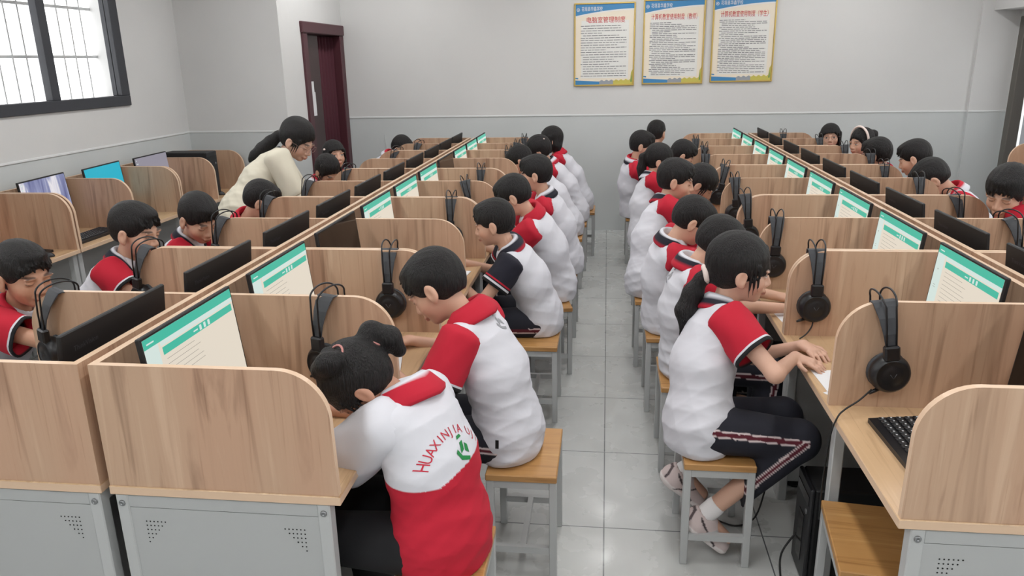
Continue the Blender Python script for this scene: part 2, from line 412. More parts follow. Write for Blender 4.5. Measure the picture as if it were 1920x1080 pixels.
# thin cable conduit line on the back wall
b = MB(); b.tube([(-2.35, YB-0.005, 1.02), (-2.33, YB-0.006, 0.7), (-2.34, YB-0.006, 0.45)], 0.004, 6)
tag(b.build('wall_cable', METAL), 'thin grey cable running down the back wall beside the doorway', 'cable')

# ------------------------------------------------------------------ posters
BLUE = mat('poster_blue', rgb(62, 132, 184), 0.35); PWHITE = mat('poster_white', rgb(226, 226, 222), 0.35)
PCREAM = mat('poster_cream', rgb(232, 222, 204), 0.35); PRED = mat('poster_red', rgb(196, 40, 56), 0.4)
PINK = mat('poster_ink', rgb(110, 110, 116), 0.5); PYEL = mat('poster_yellow', rgb(196, 186, 90), 0.4)
PGRN = mat('poster_green', rgb(96, 140, 80), 0.4); PGRY = mat('poster_grey', rgb(150, 156, 164), 0.4)
def poster(x0, x1, z0, z1, title, label, rows):
    y = YB
    b = MB(); f = 0.014
    b.box(x0, x1, y-0.022, y, z0, z0+f, 0, 0.003); b.box(x0, x1, y-0.022, y, z1-f, z1, 0, 0.003)
    b.box(x0, x0+f, y-0.022, y, z0+f, z1-f, 0, 0.003); b.box(x1-f, x1, y-0.022, y, z0+f, z1-f, 0, 0.003)
    root = b.build('notice_board', GOLD); tag(root, label, 'poster', 'framed rule posters on the back wall')
    a0, a1, c0, c1 = x0+f, x1-f, z0+f, z1-f; w = a1-a0; h = c1-c0
    b = MB(); yy = y-0.012
    b.add([(a0, yy, c0), (a1, yy, c0), (a1, yy, c1), (a0, yy, c1)], [(0, 1, 2, 3)], 0)
    mx = 0.05*w
    b.add([(a0+2*mx, yy-0.0008, c0+0.08*h), (a1-1.6*mx, yy-0.0008, c0+0.08*h), (a1-1.6*mx, yy-0.0008, c0+0.80*h), (a0+2*mx, yy-0.0008, c0+0.80*h)], [(0, 1, 2, 3)], 1)
    K = 24                                                            # swooping blue header with a white stripe
    def curve(t, o): return c1-h*(0.155-o)+h*0.135*(t**0.8) if t < 1 else c1
    for (o0, mi_, dy) in ((0.0, 1, 0.0012), (0.018, 2, 0.0016)):
        vs = []
        for i in range(K+1):
            t = i/K; z = c1-h*(0.158-o0)+h*0.080*(1-(1-t)**1.8); vs += [(a0+w*t, yy-dy, z), (a0+w*t, yy-dy, c1)]
        b.add(vs, [(2*i, 2*i+2, 2*i+3, 2*i+1) for i in range(K)], mi_)
    vs = []
    for i in range(K+1):
        t = i/K*0.5; vs += [(a0+w*t, yy-0.0012, c0), (a0+w*t, yy-0.0012, c0+h*(0.055-0.02*t*2))]
    b.add(vs, [(2*i, 2*i+2, 2*i+3, 2*i+1) for i in range(K)], 2)
    vs = []
    for i in range(K+1):
        t = 0.42+i/K*0.58; vs += [(a0+w*t, yy-0.0013, c0), (a0+w*t, yy-0.0013, c0+h*(0.03+0.02*math.sin(i*0.9)**2+0.02*t))]
    b.add(vs, [(2*i, 2*i+2, 2*i+3, 2*i+1) for i in range(10)], 4); b.add(vs, [(2*i, 2*i+2, 2*i+3, 2*i+1) for i in range(10, K)], 3)
    b.add([(a1-0.05*w, yy-0.0014, c0), (a1, yy-0.0014, c0), (a1, yy-0.0014, c0+0.19*h), (a1-0.03*w, yy-0.0014, c0+0.15*h)], [(0, 1, 2, 3)], 3)
    b.add([(a1-0.04*w, yy-0.0015, c0+0.03*h), (a1-0.015*w, yy-0.0015, c0+0.03*h), (a1-0.02*w, yy-0.0015, c0+0.14*h)], [(0, 1, 2)], 5)
    b.add([(a0, yy-0.0014, c0+0.075*h), (a0+0.05*w, yy-0.0014, c0+0.07*h), (a0+0.05*w, yy-0.0014, c0+0.085*h), (a0, yy-0.0014, c0+0.09*h)], [(0, 1, 2, 3)], 2)
    b.build('printed_sheet', [PCREAM, PWHITE, BLUE, PYEL, PGRY, PGRN], root, fix=False)
    def put(txt, size, cx, zb, m, nm, wmax=None, dy=0.002, align='CENTER', dz=0):
        vs, fs = text_mesh(txt, size, align)
        xs = [v.x for v in vs]; k = 1.0
        if wmax and max(xs)-min(xs) > wmax: k = wmax/(max(xs)-min(xs))
        q = MB(); q.add([(cx+v.x*k, yy-dy, zb+v.y) for v in vs], fs, 0); return q.build(nm, m, root, fix=False)
    put(title, 0.062, (a0+a1)/2+0.01, c1-0.235*h+0.01, PRED, 'title_text', 0.66*w if len(title) < 9 else 0.78*w)
    put('花垣县华鑫学校', 0.044, a0+0.10*w, c1-0.078*h, PWHITE, 'school_name_text', 0.36*w, 0.0024, 'LEFT')
    q = MB(); q.lathe([(0.012, 0), (0.016, 0)], (a0+0.045*w, yy-0.0024, c1-0.066*h), (0, 1, 0), 16)
    q.lathe([(0.001, 0), (0.006, 0)], (a0+0.045*w, yy-0.0024, c1-0.066*h), (0, 1, 0), 10); q.build('emblem', PWHITE, root, fix=False)
    q = MB(); rs = random.Random(int(x0*100)+50)
    for i in range(rows):
        z = c1-h*(0.265+0.655*i/rows); x = a0+w*(0.13 if rs.random() < 0.5 else 0.09); xe = a0+w*(0.88 if rs.random() < 0.6 else 0.45+0.35*rs.random())
        while x < xe:
            l = w*rs.uniform(0.03, 0.11); hh = h*0.0036
            q.add([(x, yy-0.002, z-hh), (min(x+l, xe), yy-0.002, z-hh), (min(x+l, xe), yy-0.002, z+hh), (x, yy-0.002, z+hh)], [(0, 1, 2, 3)], 0)
            x += l+w*0.012
    o = q.build('small_print', PINK, root, fix=False)
poster(-0.339, 0.262, 1.492, 2.285, '电脑室管理制度', 'gold framed rule poster with the short red title, nearest the doorway', 22)
poster(0.340, 0.935, 1.500, 2.30, '计算机教室使用制度（教师）', 'gold framed rule poster hanging between two others on the back wall', 30)
poster(1.005, 1.605, 1.510, 2.31, '计算机教室使用制度（学生）', 'gold framed rule poster on the back wall, rightmost of the three', 30)

# ------------------------------------------------------------------ desks
HP = 1.052; ZT = 0.715; ZB = 0.690
PL = [1.615, 2.221, 2.842, 3.44, 4.035, 4.610, 5.182, 5.742, 6.287, 6.82, 7.345]
PR = [1.642, 2.266, 2.905, 3.520, 4.127, 4.724, 5.318, 5.912, 6.490, 7.065, 7.610]
XDL, XDR = -1.283, 1.325
def panel_outline(xd, s, ln, off, r=0.13, z0=ZT, z1=HP):
    """board outline from the divider (off) to the front edge ln with one rounded upper corner"""
    pts = [(xd+s*off, z0), (xd+s*off, z1)]
    for i in range(13):
        a = PI/2*i/12
        pts.append((xd+s*(ln-r+r*math.sin(a)), z1-r+r*math.cos(a)))
    pts.append((xd+s*(ln+0.004), z0))
    return pts
def desk_unit(xd, s, ya, ym, yb, label, cat='desk', group='two-seat carrel desks', dep=0.635, back=0.034, mate=True, endpanel=True):
    root = empty('carrel_desk', (xd+s*dep/2, (ya+yb)/2, 0)); tag(root, label, cat, group)
    ox, oy = root.location.x, root.location.y
    def bl(b, name, mats):
        b.v = [(v[0]-ox, v[1]-oy, v[2]) for v in b.v]; return b.build(name, mats, root)
    g = 0.0015
    b = MB(); b.box(xd+s*0.012, xd+s*dep, ya-0.004+g, yb-g, ZB, ZT, 0, 0.002)
    for k in range(len(b.m)): pass
    o = bl(b, 'worktop', [WTOP, EDGE])
    for p in o.data.polygons:
        if abs(p.normal.z) < 0.5: p.material_index = 1
    b = MB(); b.box(xd+s*0.014, xd+s*back, ya+g, yb-g, ZT, HP, 0)
    o = bl(b, 'back_panel', [WOOD, EDGE])
    for p in o.data.polygons:
        if p.normal.z > 0.5: p.material_index = 1
    for y in (ya+0.009+g, ym, yb-0.009-g):
        b = MB(); b.prism(panel_outline(xd, s, dep-0.008, back), 'y', y-0.009, y+0.009, 0, 1); bl(b, 'partition', [WOOD, EDGE])
    # steel frame
    L0, L1 = xd+s*0.022, xd+s*(dep-0.065)
    for y in (ya+0.02, yb-0.02):
        for x in (L0, L1):
            b = MB(); b.box(x, x+s*0.034, y-0.018, y+0.018, 0, ZB, 0, 0.003)
            bl(b, 'leg', METAL)
    b = MB(); b.box(xd+s*0.10, xd+s*0.13, ym-0.015, ym+0.015, 0.0, ZB, 0, 0.002); b.box(L1, L1+s*0.034, ym-0.018, ym+0.018, 0, ZB, 0, 0.003)
    for z in (ZB-0.032,):
        for y in (ya+0.02, ym, yb-0.02): b.box(L0+s*0.034, L1, y-0.012, y+0.012, z, z+0.03)
    b.box(L0+s*0.004, L0+s*0.03, ya+0.03, yb-0.03, 0.06, 0.09); b.box(L0+s*0.004, L0+s*0.03, ya+0.03, yb-0.03, ZB-0.04, ZB-0.002)
    bl(b, 'frame', METAL)
    b = MB(); b.box(xd+s*0.132, xd+s*0.144, ya+0.045, yb-0.045, 0.10, ZB-0.004); bl(b, 'modesty_panel', STEEL2)
    if endpanel:
        for (y, sd) in ((ya+0.012, -1), (yb-0.012, 1)):
            b = MB(); b.box(L0+s*0.034, L1, y-0.006, y+0.006, 0.08, ZB-0.040, 0, 0.0)
            b.box(L0+s*0.034, L1, y-0.008, y+0.008, ZB-0.038, ZB-0.003, 0, 0.001)
            e = bl(b, 'end_panel', STEEL2)
            if sd < 0 and ya < 1.8:
                q = MB()
                xa, xb_ = sorted((L0+s*0.034, L1))
                for r_ in range(6):
                    for c_ in range(6-r_):
                        for xx in (xa+0.040+c_*0.0105, xb_-0.040-c_*0.0105):
                            zz = ZB-0.080-r_*0.0125
                            vs = [(xx+0.0022*math.cos(t*PI/4)-ox, y-0.0068-oy, zz+0.0022*math.sin(t*PI/4)) for t in range(8)]
                            q.add(vs, [list(range(8))], 0)
                q.build('vent_holes', HOLE, e, fix=False)
                q = MB()
                for xx in (L0+s*0.017, L1+s*0.017): q.lathe([(0.0085, 0), (0.0085, -0.003), (0.006, -0.005), (0.003, -0.0052), (0.003, -0.003), (0, -0.003)], (xx-ox, ya+0.002-oy, ZB-0.026), (0, 1, 0), 16)
                q.build('bolt', BOLT, root)
    return root
def unit_name(i): return ['nearest the camera', 'second from the camera', 'third from the camera', 'second last before the back wall', 'nearest the back wall'][i]
for i in range(5):
    for s, side in ((1, 'aisle side of left island'), (-1, 'window side of left island')):
        desk_unit(XDL, s, PL[2*i], PL[2*i+1], PL[2*i+2], 'oak two-seat carrel desk, %s, %s' % (side, unit_name(i)))
    for s, side in ((-1, 'aisle side of right island'), (1, 'far side of right island')):
        desk_unit(XDR, s, PR[2*i], PR[2*i+1], PR[2*i+2], 'oak two-seat carrel desk, %s, %s' % (side, unit_name(i)))
WXD = XL+0.0
for i, (ya, ym, yb) in enumerate([(1.72, 2.32, 2.92), (2.93, 3.53, 4.13), (4.14, 4.73, 5.32), (5.325, 5.86, 6.39)]):
    desk_unit(WXD, 1, ya, ym, yb, 'oak carrel desk against the window wall, %s' % ['below the frame edge, nearest the camera', 'with a mouse on it beside the nearest boy', 'with the mountain-picture monitor', 'in the corner by the pier'][i],
              group='carrel desks along the window wall', dep=0.52, endpanel=False)
for i, (ya, ym, yb) in enumerate([(5.39, 5.98, 6.575)]):
    desk_unit(XR, -1, ya, ym, yb, 'oak carrel desk against the right-hand wall by the bronze door frame', group=None, dep=0.62, endpanel=False)

# ------------------------------------------------------------------ monitors
def make_monitor(kind):
    """screen faces +X, width along Y, origin on the desk under the stand"""
    root = empty('monitor', (0, 0, 0))
    w, h, zc = 0.480, 0.290, 0.246; T = Matrix.Translation((0, 0, zc)) @ Matrix.Rotation(-0.10, 4, 'Y')
    b = MB(); b.box(-0.014, 0.0, -w/2, w/2, -h/2, h/2, 0, 0.003, T); b.box(-0.032, -0.014, -0.10, 0.10, -0.12, 0.0, 0, 0.005, T)
    b.build('casing', BLACKM, root)
    b = MB(); b.box(-0.05, -0.03, -0.03, 0.03, 0.01, 0.20, 0, 0.004); b.box(-0.10, 0.09, -0.10, 0.10, 0, 0.012, 0, 0.004); b.build('stand', BLACKM, root)
    b = MB(); e = 0.008; bt = 0.016
    def q(u0, u1, v0, v1, mi, d=0.0005):        # u: 0..1 left to right as read, v: 0..1 upwards
        W_, H_ = w-2*e, h-e-bt
        ys = lambda u: -w/2+e+u*W_; zs = lambda v: -h/2+bt+v*H_
        vs = [T @ Vector((d, ys(u), zs(v))) for u, v in ((u0, v0), (u1, v0), (u1, v1), (u0, v1))]
        b.add(vs, [(0, 1, 2, 3)], mi)
    if kind == 'page':
        q(0, 1, 0, 1, 1); q(0, 1, 0.90, 1, 0, 0.0008); q(0.0, 0.13, 0, 0.90, 2, 0.0007); q(0.15, 1, 0.85, 0.90, 2, 0.0008); q(0.16, 0.975, 0.755, 0.835, 0, 0.0009)
        q(0.03, 0.10, 0.935, 0.95, 2, 0.001)
        for k in range(3): q(0.56+k*0.05, 0.585+k*0.05, 0.765, 0.822, 2, 0.0012)
        q(0.49, 0.54, 0.785, 0.80, 2, 0.0012)
        rs = random.Random(3)
        for k in range(11):
            q(0.18, 0.18+rs.uniform(0.25, 0.45), 0.70-k*0.055, 0.704-k*0.055, 3, 0.0009)
        q(0.055, 0.065, 0.68, 0.70, 3, 0.0012); q(0.04, 0.075, 0.47, 0.475, 3, 0.0009); q(0.04, 0.08, 0.44, 0.445, 3, 0.0009)
        mats = [SC_T, SC_C, SC_W, SC_L]
    elif kind == 'off': q(0, 1, 0, 1, 0); mats = [SC_OFF]
    elif kind == 'cyan': q(0, 1, 0, 1, 0); mats = [SC_B]
    elif kind == 'grey':
        q(0, 1, 0, 1, 0)
        for k in range(4): q(0.03, 0.05, 0.92-k*0.09, 0.945-k*0.09, 1, 0.0008); 
        q(0.06, 0.08, 0.83, 0.855, 1, 0.0008); mats = [SC_G, SC_W]
    else:
        q(0, 1, 0, 1, 0)
        for k in range(4): q(0.03, 0.055, 0.92-k*0.10, 0.955-k*0.10, 1, 0.0008)
        mats = [SC_P, SC_W]
    b.build('screen', mats, root, fix=False)
    vs, fs = text_mesh('ThinkVision', 0.021)
    q2 = MB(); q2.add([T @ Vector((-0.0146, w/2-0.045-v.x, h/2-0.058+v.y)) for v in vs], fs, 0); q2.build('logo_lettering', LOGO, root, fix=False)
    return root
protos = {}
def monitor(kind, x, y, face, label, group, z=ZT, rz=0.0):
    r = (0.0 if face > 0 else PI)+rz
    if kind not in protos:
        o = make_monitor(kind); protos[kind] = o; o.location = (x, y, z); o.rotation_euler = (0, 0, r)
    else: o = copy_tree(protos[kind], (x, y, z), r)
    tag(o, label, 'monitor', group); return o
GL = ['page', 'page', 'off', 'page', 'page', 'page', 'off', 'page', 'page', 'page']
for k in range(10):
    yl = (PL[k]+PL[k+1])/2-0.02; yr = (PR[k]+PR[k+1])/2
    st = {'page': 'showing a teal and cream page', 'off': 'with a blank dark screen'}
    monitor(GL[k], XDL+0.148, yl, 1, 'monitor %s, %s booth of left island, aisle side' % (st[GL[k]], ORD[k]), 'aisle-side monitors of the left island')
    monitor('off', XDL-0.115, yl+0.01, -1, 'black monitor seen from behind, %s booth of left island, window side' % ORD[k], 'window-side monitors of the left island')
    kr = 'off' if k == 0 else 'page'
    monitor(kr, XDR-0.148, yr, -1, 'monitor %s, %s booth of right island, aisle side' % (st[kr], ORD[k]), 'aisle-side monitors of the right island')
    monitor('off', XDR+0.115, yr, 1, 'black monitor seen from behind, %s booth of right island, far side' % ORD[k], 'far-side monitors of the right island')
monitor('photo', WXD+0.14, 4.42, 1, 'monitor with a grey-blue mountain picture against the window wall', 'monitors along the window wall', rz=0.1)
monitor('cyan', WXD+0.14, 5.02, 1, 'monitor with a plain cyan screen against the window wall', 'monitors along the window wall', rz=0.1)
monitor('grey', WXD+0.14, 5.62, 1, 'monitor with a grey desktop and icons against the window wall', 'monitors along the window wall', rz=0.05)
# ------------------------------------------------------------------ headsets
def make_headset():
    """hangs over a board running along X: loop in the YZ plane, near cup on the -Y side; origin at the board's top edge"""
    root = empty('headset', (0, 0, 0))
    def arc(x0, dx, top, w, z_end, bow):
        pts = []
        for i in range(25):
            a = PI*i/24; y = -w*math.cos(a); z = top*math.sin(a)**0.8 if False else top*math.sin(a)
            pts.append((x0+dx*math.sin(a), y*1.0, z))
        return [(x0-0.0, -w-0.000, z_end)] + [(x0, -w-0.002, z_end*0.5)] + pts + [(x0, w+0.002, z_end*0.5), (x0, w, z_end)]
    b = MB()
    for s in (-1, 1): b.tube(arc(s*0.014, s*0.007, 0.036, 0.062, -0.125, 0), 0.0030, 8)
    b.build('headband', BLACK, root)
    b = MB(); W_ = [0.020, 0.024, 0.027, 0.026]
    path = [(-0.062, -0.125), (-0.056, -0.085), (-0.040, -0.04), (-0.022, -0.010), (-0.012, 0.002), (0, 0.004), (0.012, 0.002), (0.022, -0.010), (0.040, -0.04), (0.056, -0.085), (0.062, -0.125)]
    wd = [0.016, 0.020, 0.026, 0.031, 0.033, 0.034, 0.033, 0.031, 0.026, 0.020, 0.016]
    vs = []
    for (y, z), w in zip(path, wd): vs += [(-w, y, z), (w, y, z), (w, y+(0.0 if abs(y) < 0.02 else 0.003*(1 if y < 0 else -1)), z-(0.0035 if abs(y) < 0.03 else 0)), (-w, y+(0.0 if abs(y) < 0.02 else 0.003*(1 if y < 0 else -1)), z-(0.0035 if abs(y) < 0.03 else 0))]
    fs = []
    for i in range(len(path)-1):
        for j in range(4): fs.append((4*i+j, 4*i+(j+1) % 4, 4*(i+1)+(j+1) % 4, 4*(i+1)+j))
    b.add(vs, fs, 0); b.build('padded_strap', STRAP, root)
    for s in (-1, 1):
        b = MB(); b.box(-0.022, 0.022, s*0.062-0.012, s*0.062+0.012, -0.165, -0.118, 0, 0.005)
        cz = -0.212
        b.lathe([(0, 0.0), (0.046, 0.0), (0.055, 0.004), (0.059, 0.012), (0.060, 0.022), (0.056, 0.034), (0.047, 0.044), (0.045, 0.0445), (0.041, 0.041), (0.028, 0.047), (0.012, 0.049), (0, 0.049)], (0, s*0.026, cz), (0, s, 0), 32)
        e = b.build('ear_cup', BLACK, root)
        b = MB(); b.lathe([(0.020, 0.0), (0.056, 0.0), (0.060, -0.006), (0.055, -0.013), (0.026, -0.013), (0.020, -0.006)], (0, s*0.028, cz), (0, s, 0), 24); b.build('ear_pad', STRAP, e)
        if s < 0:
            b = MB(); 
            for a in (-0.6, 0.6): b.tube([(0, -0.0760, cz-0.006), (0.010*math.sin(a)*1.6, -0.0760, cz+0.008)], 0.0012, 5)
            b.build('cup_emblem', LOGO, e)
    b = MB(); b.tube([(-0.02, -0.040, -0.258), (-0.046, -0.044, -0.266), (-0.060, -0.048, -0.270)], [0.006, 0.006, 0.004], 8); b.build('microphone', BLACK, root)
    return root
hs0 = make_headset(); used = [False]
def headset(x, y, tz, tilt, label, group, z=HP):
    if not used[0]: o = hs0; used[0] = True; o.location = (x, y, z)
    else: o = copy_tree(hs0, (x, y, z), 0)
    o.rotation_euler = (0, tilt, tz); tag(o, label, 'headset', group); return o
HL = [(1, 0.87, -0.40, 0.0), (2, 0.84, 0, 0), (4, 0.83, 0, 0), (5, 0.86, 0.1, -0.2), (6, 0.85, 0, 0), (8, 0.80, 0, 0), (9, 0.79, 0, 0.1), (10, 0.78, 0, 0)]
for i, x, tz, tl in HL:
    headset(-x, PL[i], tz, tl, 'black headset hung on the %s partition of left island, aisle side' % ORD[i], 'headsets on the left island, aisle side')
for i, x, tz, tl in [(1, 1.80, -0.5, 0.10), (2, 1.86, -0.45, 0.10), (3, 1.83, -0.45, 0.10), (4, 1.86, -0.4, 0.15), (5, 1.85, -0.3, 0.15), (6, 1.79, -0.3, 0.12), (8, 1.74, -0.4, 0.25), (9, 1.68, -0.3, 0.15)]:
    headset(-x, PL[i], tz, tl, 'black headset hung on the %s partition of left island, window side' % ORD[i], 'headsets on the left island, window side')
for i, x, tz, tl in [(1, 0.82, 0.05, -0.12), (2, 0.79, 0, 0), (3, 0.77, 0, 0.05), (4, 0.73, 0.1, -0.08), (5, 0.77, 0, -0.05), (6, 0.80, 0, 0.2), (7, 0.74, 0, 0), (8, 0.80, 0, 0.06), (9, 0.79, 0, 0)]:
    headset(x, PR[i], tz, tl, 'black headset hung on the %s partition of right island, aisle side' % ORD[i], 'headsets on the right island, aisle side')
for i, x, tz, tl in [(3, 1.75, 0.4, -0.15), (4, 1.77, 0.3, -0.1), (5, 1.82, -0.1, -0.06), (6, 1.82, 0, 0), (8, 1.90, -0.1, -0.1), (7, 1.92, 0, 0), (9, 1.85, 0, -0.08), (10, 1.66, 0, 0)]:
    headset(x, PR[i], tz, tl, 'black headset hung on the %s partition of right island, far side' % ORD[i], 'headsets on the right island, far side')
def cable(pts, label, r=0.0028, group=None):
    # smooth Catmull path
    P = [Vector(p) for p in pts]; out = []
    for i in range(len(P)-1):
        p0, p1, p2, p3 = P[max(i-1, 0)], P[i], P[i+1], P[min(i+2, len(P)-1)]
        for k in range(8):
            t = k/8; out.append(0.5*((2*p1)+(p2-p0)*t+(2*p0-5*p1+4*p2-p3)*t*t+(3*p1-p0-3*p2+p3)*t**3))
    out.append(P[-1]); b = MB(); b.tube(out, r, 6)
    return tag(b.build('cable', WIRE), label, 'cable', group)
cable([(0.80, 2.215, 0.79), (0.76, 2.19, 0.765), (0.715, 2.17, 0.742), (0.692, 2.155, 0.722), (0.676, 2.15, 0.66), (0.672, 2.16, 0.5), (0.68, 2.18, 0.36)], 'black headset cable draped over the worktop edge beside the near right booth')
cable([(0.79, 2.86, 0.79), (0.785, 2.85, 0.765), (0.765, 2.84, 0.738), (0.74, 2.83, 0.722)], 'short black headset cable on the worktop beside the girl with the ponytail')
cable([(0.56, 1.95, 0.004), (0.60, 2.18, 0.004), (0.62, 2.32, 0.02), (0.64, 2.42, 0.06), (0.70, 2.47, 0.12)], 'black power cable lying on the floor beside the right stool', 0.0035)
cable([(0.43, 2.70, 0.012), (0.52, 2.66, 0.005), (0.60, 2.70, 0.02), (0.64, 2.74, 0.12)], 'black cable curling on the floor behind the near right stool', 0.0035)
cable([(-1.80, 2.18, 0.79), (-1.72, 2.1, 0.73), (-1.6, 1.98, 0.72), (-1.48, 1.95, 0.72)], 'black headset cable behind the nearest monitor on the window side')

# ------------------------------------------------------------------ keyboards, mice, towers, stools
def make_keyboard():
    root = empty('keyboard', (0, 0, 0))
    b = MB(); b.prism([(-0.075, 0), (0.075, 0), (0.075, 0.014), (-0.075, 0.024)], 'y', -0.22, 0.22); b.build('base', BLACK, root)
    b = MB()
    for r_ in range(5):
        for c_ in range(20):
            x = -0.055+r_*0.024; y = -0.205+c_*0.0207; z = 0.0236-(x+0.075)*0.0667
            b.box(x-0.0095, x+0.0095, y-0.0085, y+0.0085, z-0.002, z+0.006, 0, 0.0025)
    b.build('keys', KEYC, root)
    b = MB()
    for r_ in range(5):
        for c_ in range(15):
            x = -0.055+r_*0.024; y = -0.205+c_*0.0207; z = 0.0236-(x+0.075)*0.0667+0.0064
            b.add([(x-0.003, y-0.003, z), (x+0.002, y-0.003, z), (x+0.002, y+0.002, z), (x-0.003, y+0.002, z)], [(0, 1, 2, 3)], 0)
    b.build('key_legends', INK, root, fix=False)
    return root
kb0 = None
def keyboard(x, y, face, label, group='keyboards in the booths', rz=0):
    global kb0
    r = (0 if face > 0 else PI)+rz
    if kb0 is None: kb0 = make_keyboard(); o = kb0; o.location = (x, y, ZT); o.rotation_euler = (0, 0, r)
    else: o = copy_tree(kb0, (x, y, ZT), r)
    tag(o, label, 'keyboard', group)
def make_mouse():
    root = empty('mouse', (0, 0, 0)); b = MB(); vs = []; fs = []; nu, nv = 16, 10
    for i in range(nv+1):
        ph = PI/2*i/nv
        for j in range(nu):
            th = 2*PI*j/nu; vs.append((0.055*math.cos(th)*math.cos(ph)**0.7, 0.030*math.sin(th)*math.cos(ph)**0.7, 0.034*math.sin(ph)*(1-0.25*math.cos(th)*math.cos(ph))))
    for i in range(nv):
        for j in range(nu): fs.append((i*nu+j, i*nu+(j+1) % nu, (i+1)*nu+(j+1) % nu, (i+1)*nu+j))
    b.add(vs, fs, 0, True); b.add(vs[:nu], [list(range(nu))[::-1]], 0); b.build('shell', BLACK, root)
    b = MB(); b.lathe([(0, -0.004), (0.008, -0.003), (0.008, 0.003), (0, 0.004)], (-0.03, 0, 0.026), (0, 1, 0), 12); b.build('wheel', BLACKM, root)
    return root
ms0 = None
def mouse(x, y, rz, label, group='computer mice on the worktops'):
    global ms0
    if ms0 is None: ms0 = make_mouse(); o = ms0; o.location = (x, y, ZT); o.rotation_euler = (0, 0, rz)
    else: o = copy_tree(ms0, (x, y, ZT), rz)
    tag(o, label, 'mouse', group)
keyboard(0.86, 1.93, -1, 'black keyboard on the worktop of the empty near right booth', rz=0.04)
for k in range(2, 10):
    keyboard(XDL+0.40, (PL[k]+PL[k+1])/2, 1, 'black keyboard in the %s booth of the left island, aisle side' % ORD[k])
for k in range(3, 10):
    keyboard(XDR-0.38, (PR[k]+PR[k+1])/2, -1, 'black keyboard in the %s booth of the right island, aisle side' % ORD[k])
mouse(WXD+0.44, 3.93, 0.3, 'black mouse at the worktop edge behind the nearest boy')
mouse(WXD+0.43, 5.46, 0.2, 'black mouse on the window-wall worktop below the grey desktop monitor')
mouse(WXD+0.42, 5.03, 0.5, 'black mouse on the window-wall worktop below the cyan screen')
mouse(WXD+0.42, 6.05, 0.2, 'black mouse on the window-wall worktop beside the black computer case')
keyboard(WXD+0.37, 4.43, 1, 'black keyboard on the window-wall worktop below the mountain-picture monitor', 'keyboards along the window wall')
keyboard(WXD+0.33, 3.83, 1, 'black keyboard on the window-wall worktop nearest the camera', 'keyboards along the window wall')
keyboard(WXD+0.33, 5.62, 1, 'black keyboard on the window-wall worktop under the grey desktop monitor', 'keyboards along the window wall')
def make_tower():
    root = empty('computer_tower', (0, 0, 0))
    b = MB(); b.box(-0.19, 0.18, -0.085, 0.085, 0.006, 0.37, 0, 0.006)
    for sx in (-0.16, 0.15):
        for sy in (-0.07, 0.07): b.box(sx-0.012, sx+0.012, sy-0.008, sy+0.008, 0, 0.007)
    b.build('case', BLACKM, root)
    b = MB(); b.box(0.18, 0.196, -0.085, 0.085, 0.006, 0.37, 0, 0.006); f = b.build('front_bezel', BLACK, root)
    b = MB(); b.box(0.196, 0.198, -0.07, 0.07, 0.30, 0.335, 0, 0.001); b.box(0.196, 0.198, -0.03, 0.03, 0.06, 0.24, 0, 0.001); b.build('drive_slot', GLOSS, f)
    b = MB(); b.lathe([(0, 0.0), (0.009, 0.0), (0.009, 0.003), (0.006, 0.004), (0, 0.004)], (0.196, 0.05, 0.27), (1, 0, 0), 14); b.build('power_button', BOLT, f)
    return root
tw0 = make_tower(); twu = [False]
def tower(x, y, rz, label, group='computer cases under the desks', z=0.0):
    if not twu[0]: o = tw0; twu[0] = True; o.location = (x, y, z); o.rotation_euler = (0, 0, rz)
    else: o = copy_tree(tw0, (x, y, z), rz)
    tag(o, label, 'computer', group)
for k in range(10):
    if k != 0: tower(XDL+0.36, PL[k]+0.14, 0, 'black computer case under the %s booth of left island, aisle side' % ORD[k])
    tower((XDR-0.36 if k != 1 else 0.89) if k else 1.13, PR[k]+(0.15 if k else 0.34), PI, 'black computer case under the %s booth of the right island, aisle side' % ORD[k])
tower(WXD+0.24, 5.98, 0, 'black computer case standing on the window-wall worktop in the corner', None, ZT)

def make_stool():
    root = empty('stool', (0, 0, 0))
    b = MB(); b.box(-0.122, 0.122, -0.18, 0.18, 0.385, 0.410, 0, 0.003); b.build('seat', STOOLW, root)
    for sx in (-1, 1):
        for sy in (-1, 1):
            b = MB(); b.box(sx*0.108-0.013, sx*0.108+0.013, sy*0.160-0.013, sy*0.160+0.013, 0.0, 0.385, 0, 0.002); b.build('leg', METAL, root)
    b = MB()
    for sx in (-1, 1): b.box(sx*0.108-0.010, sx*0.108+0.010, -0.147, 0.147, 0.355, 0.384)
    for sy in (-1, 1): b.box(-0.095, 0.095, sy*0.160-0.010, sy*0.160+0.010, 0.355, 0.384)
    b.build('apron', METAL, root); b = MB()
    for sy in (-1, 1): b.box(-0.095, 0.095, sy*0.160-0.010, sy*0.160+0.010, 0.10, 0.125)
    b.box(-0.010, 0.010, -0.15, 0.15, 0.10, 0.125); b.build('rail', METAL, root)
    return root
st0 = make_stool(); stu = [False]
def stool(x, y, rz, label, group):
    if not stu[0]: o = st0; stu[0] = True; o.location = (x, y, 0); o.rotation_euler = (0, 0, rz)
    else: o = copy_tree(st0, (x, y, 0), rz)
    tag(o, label, 'stool', group)
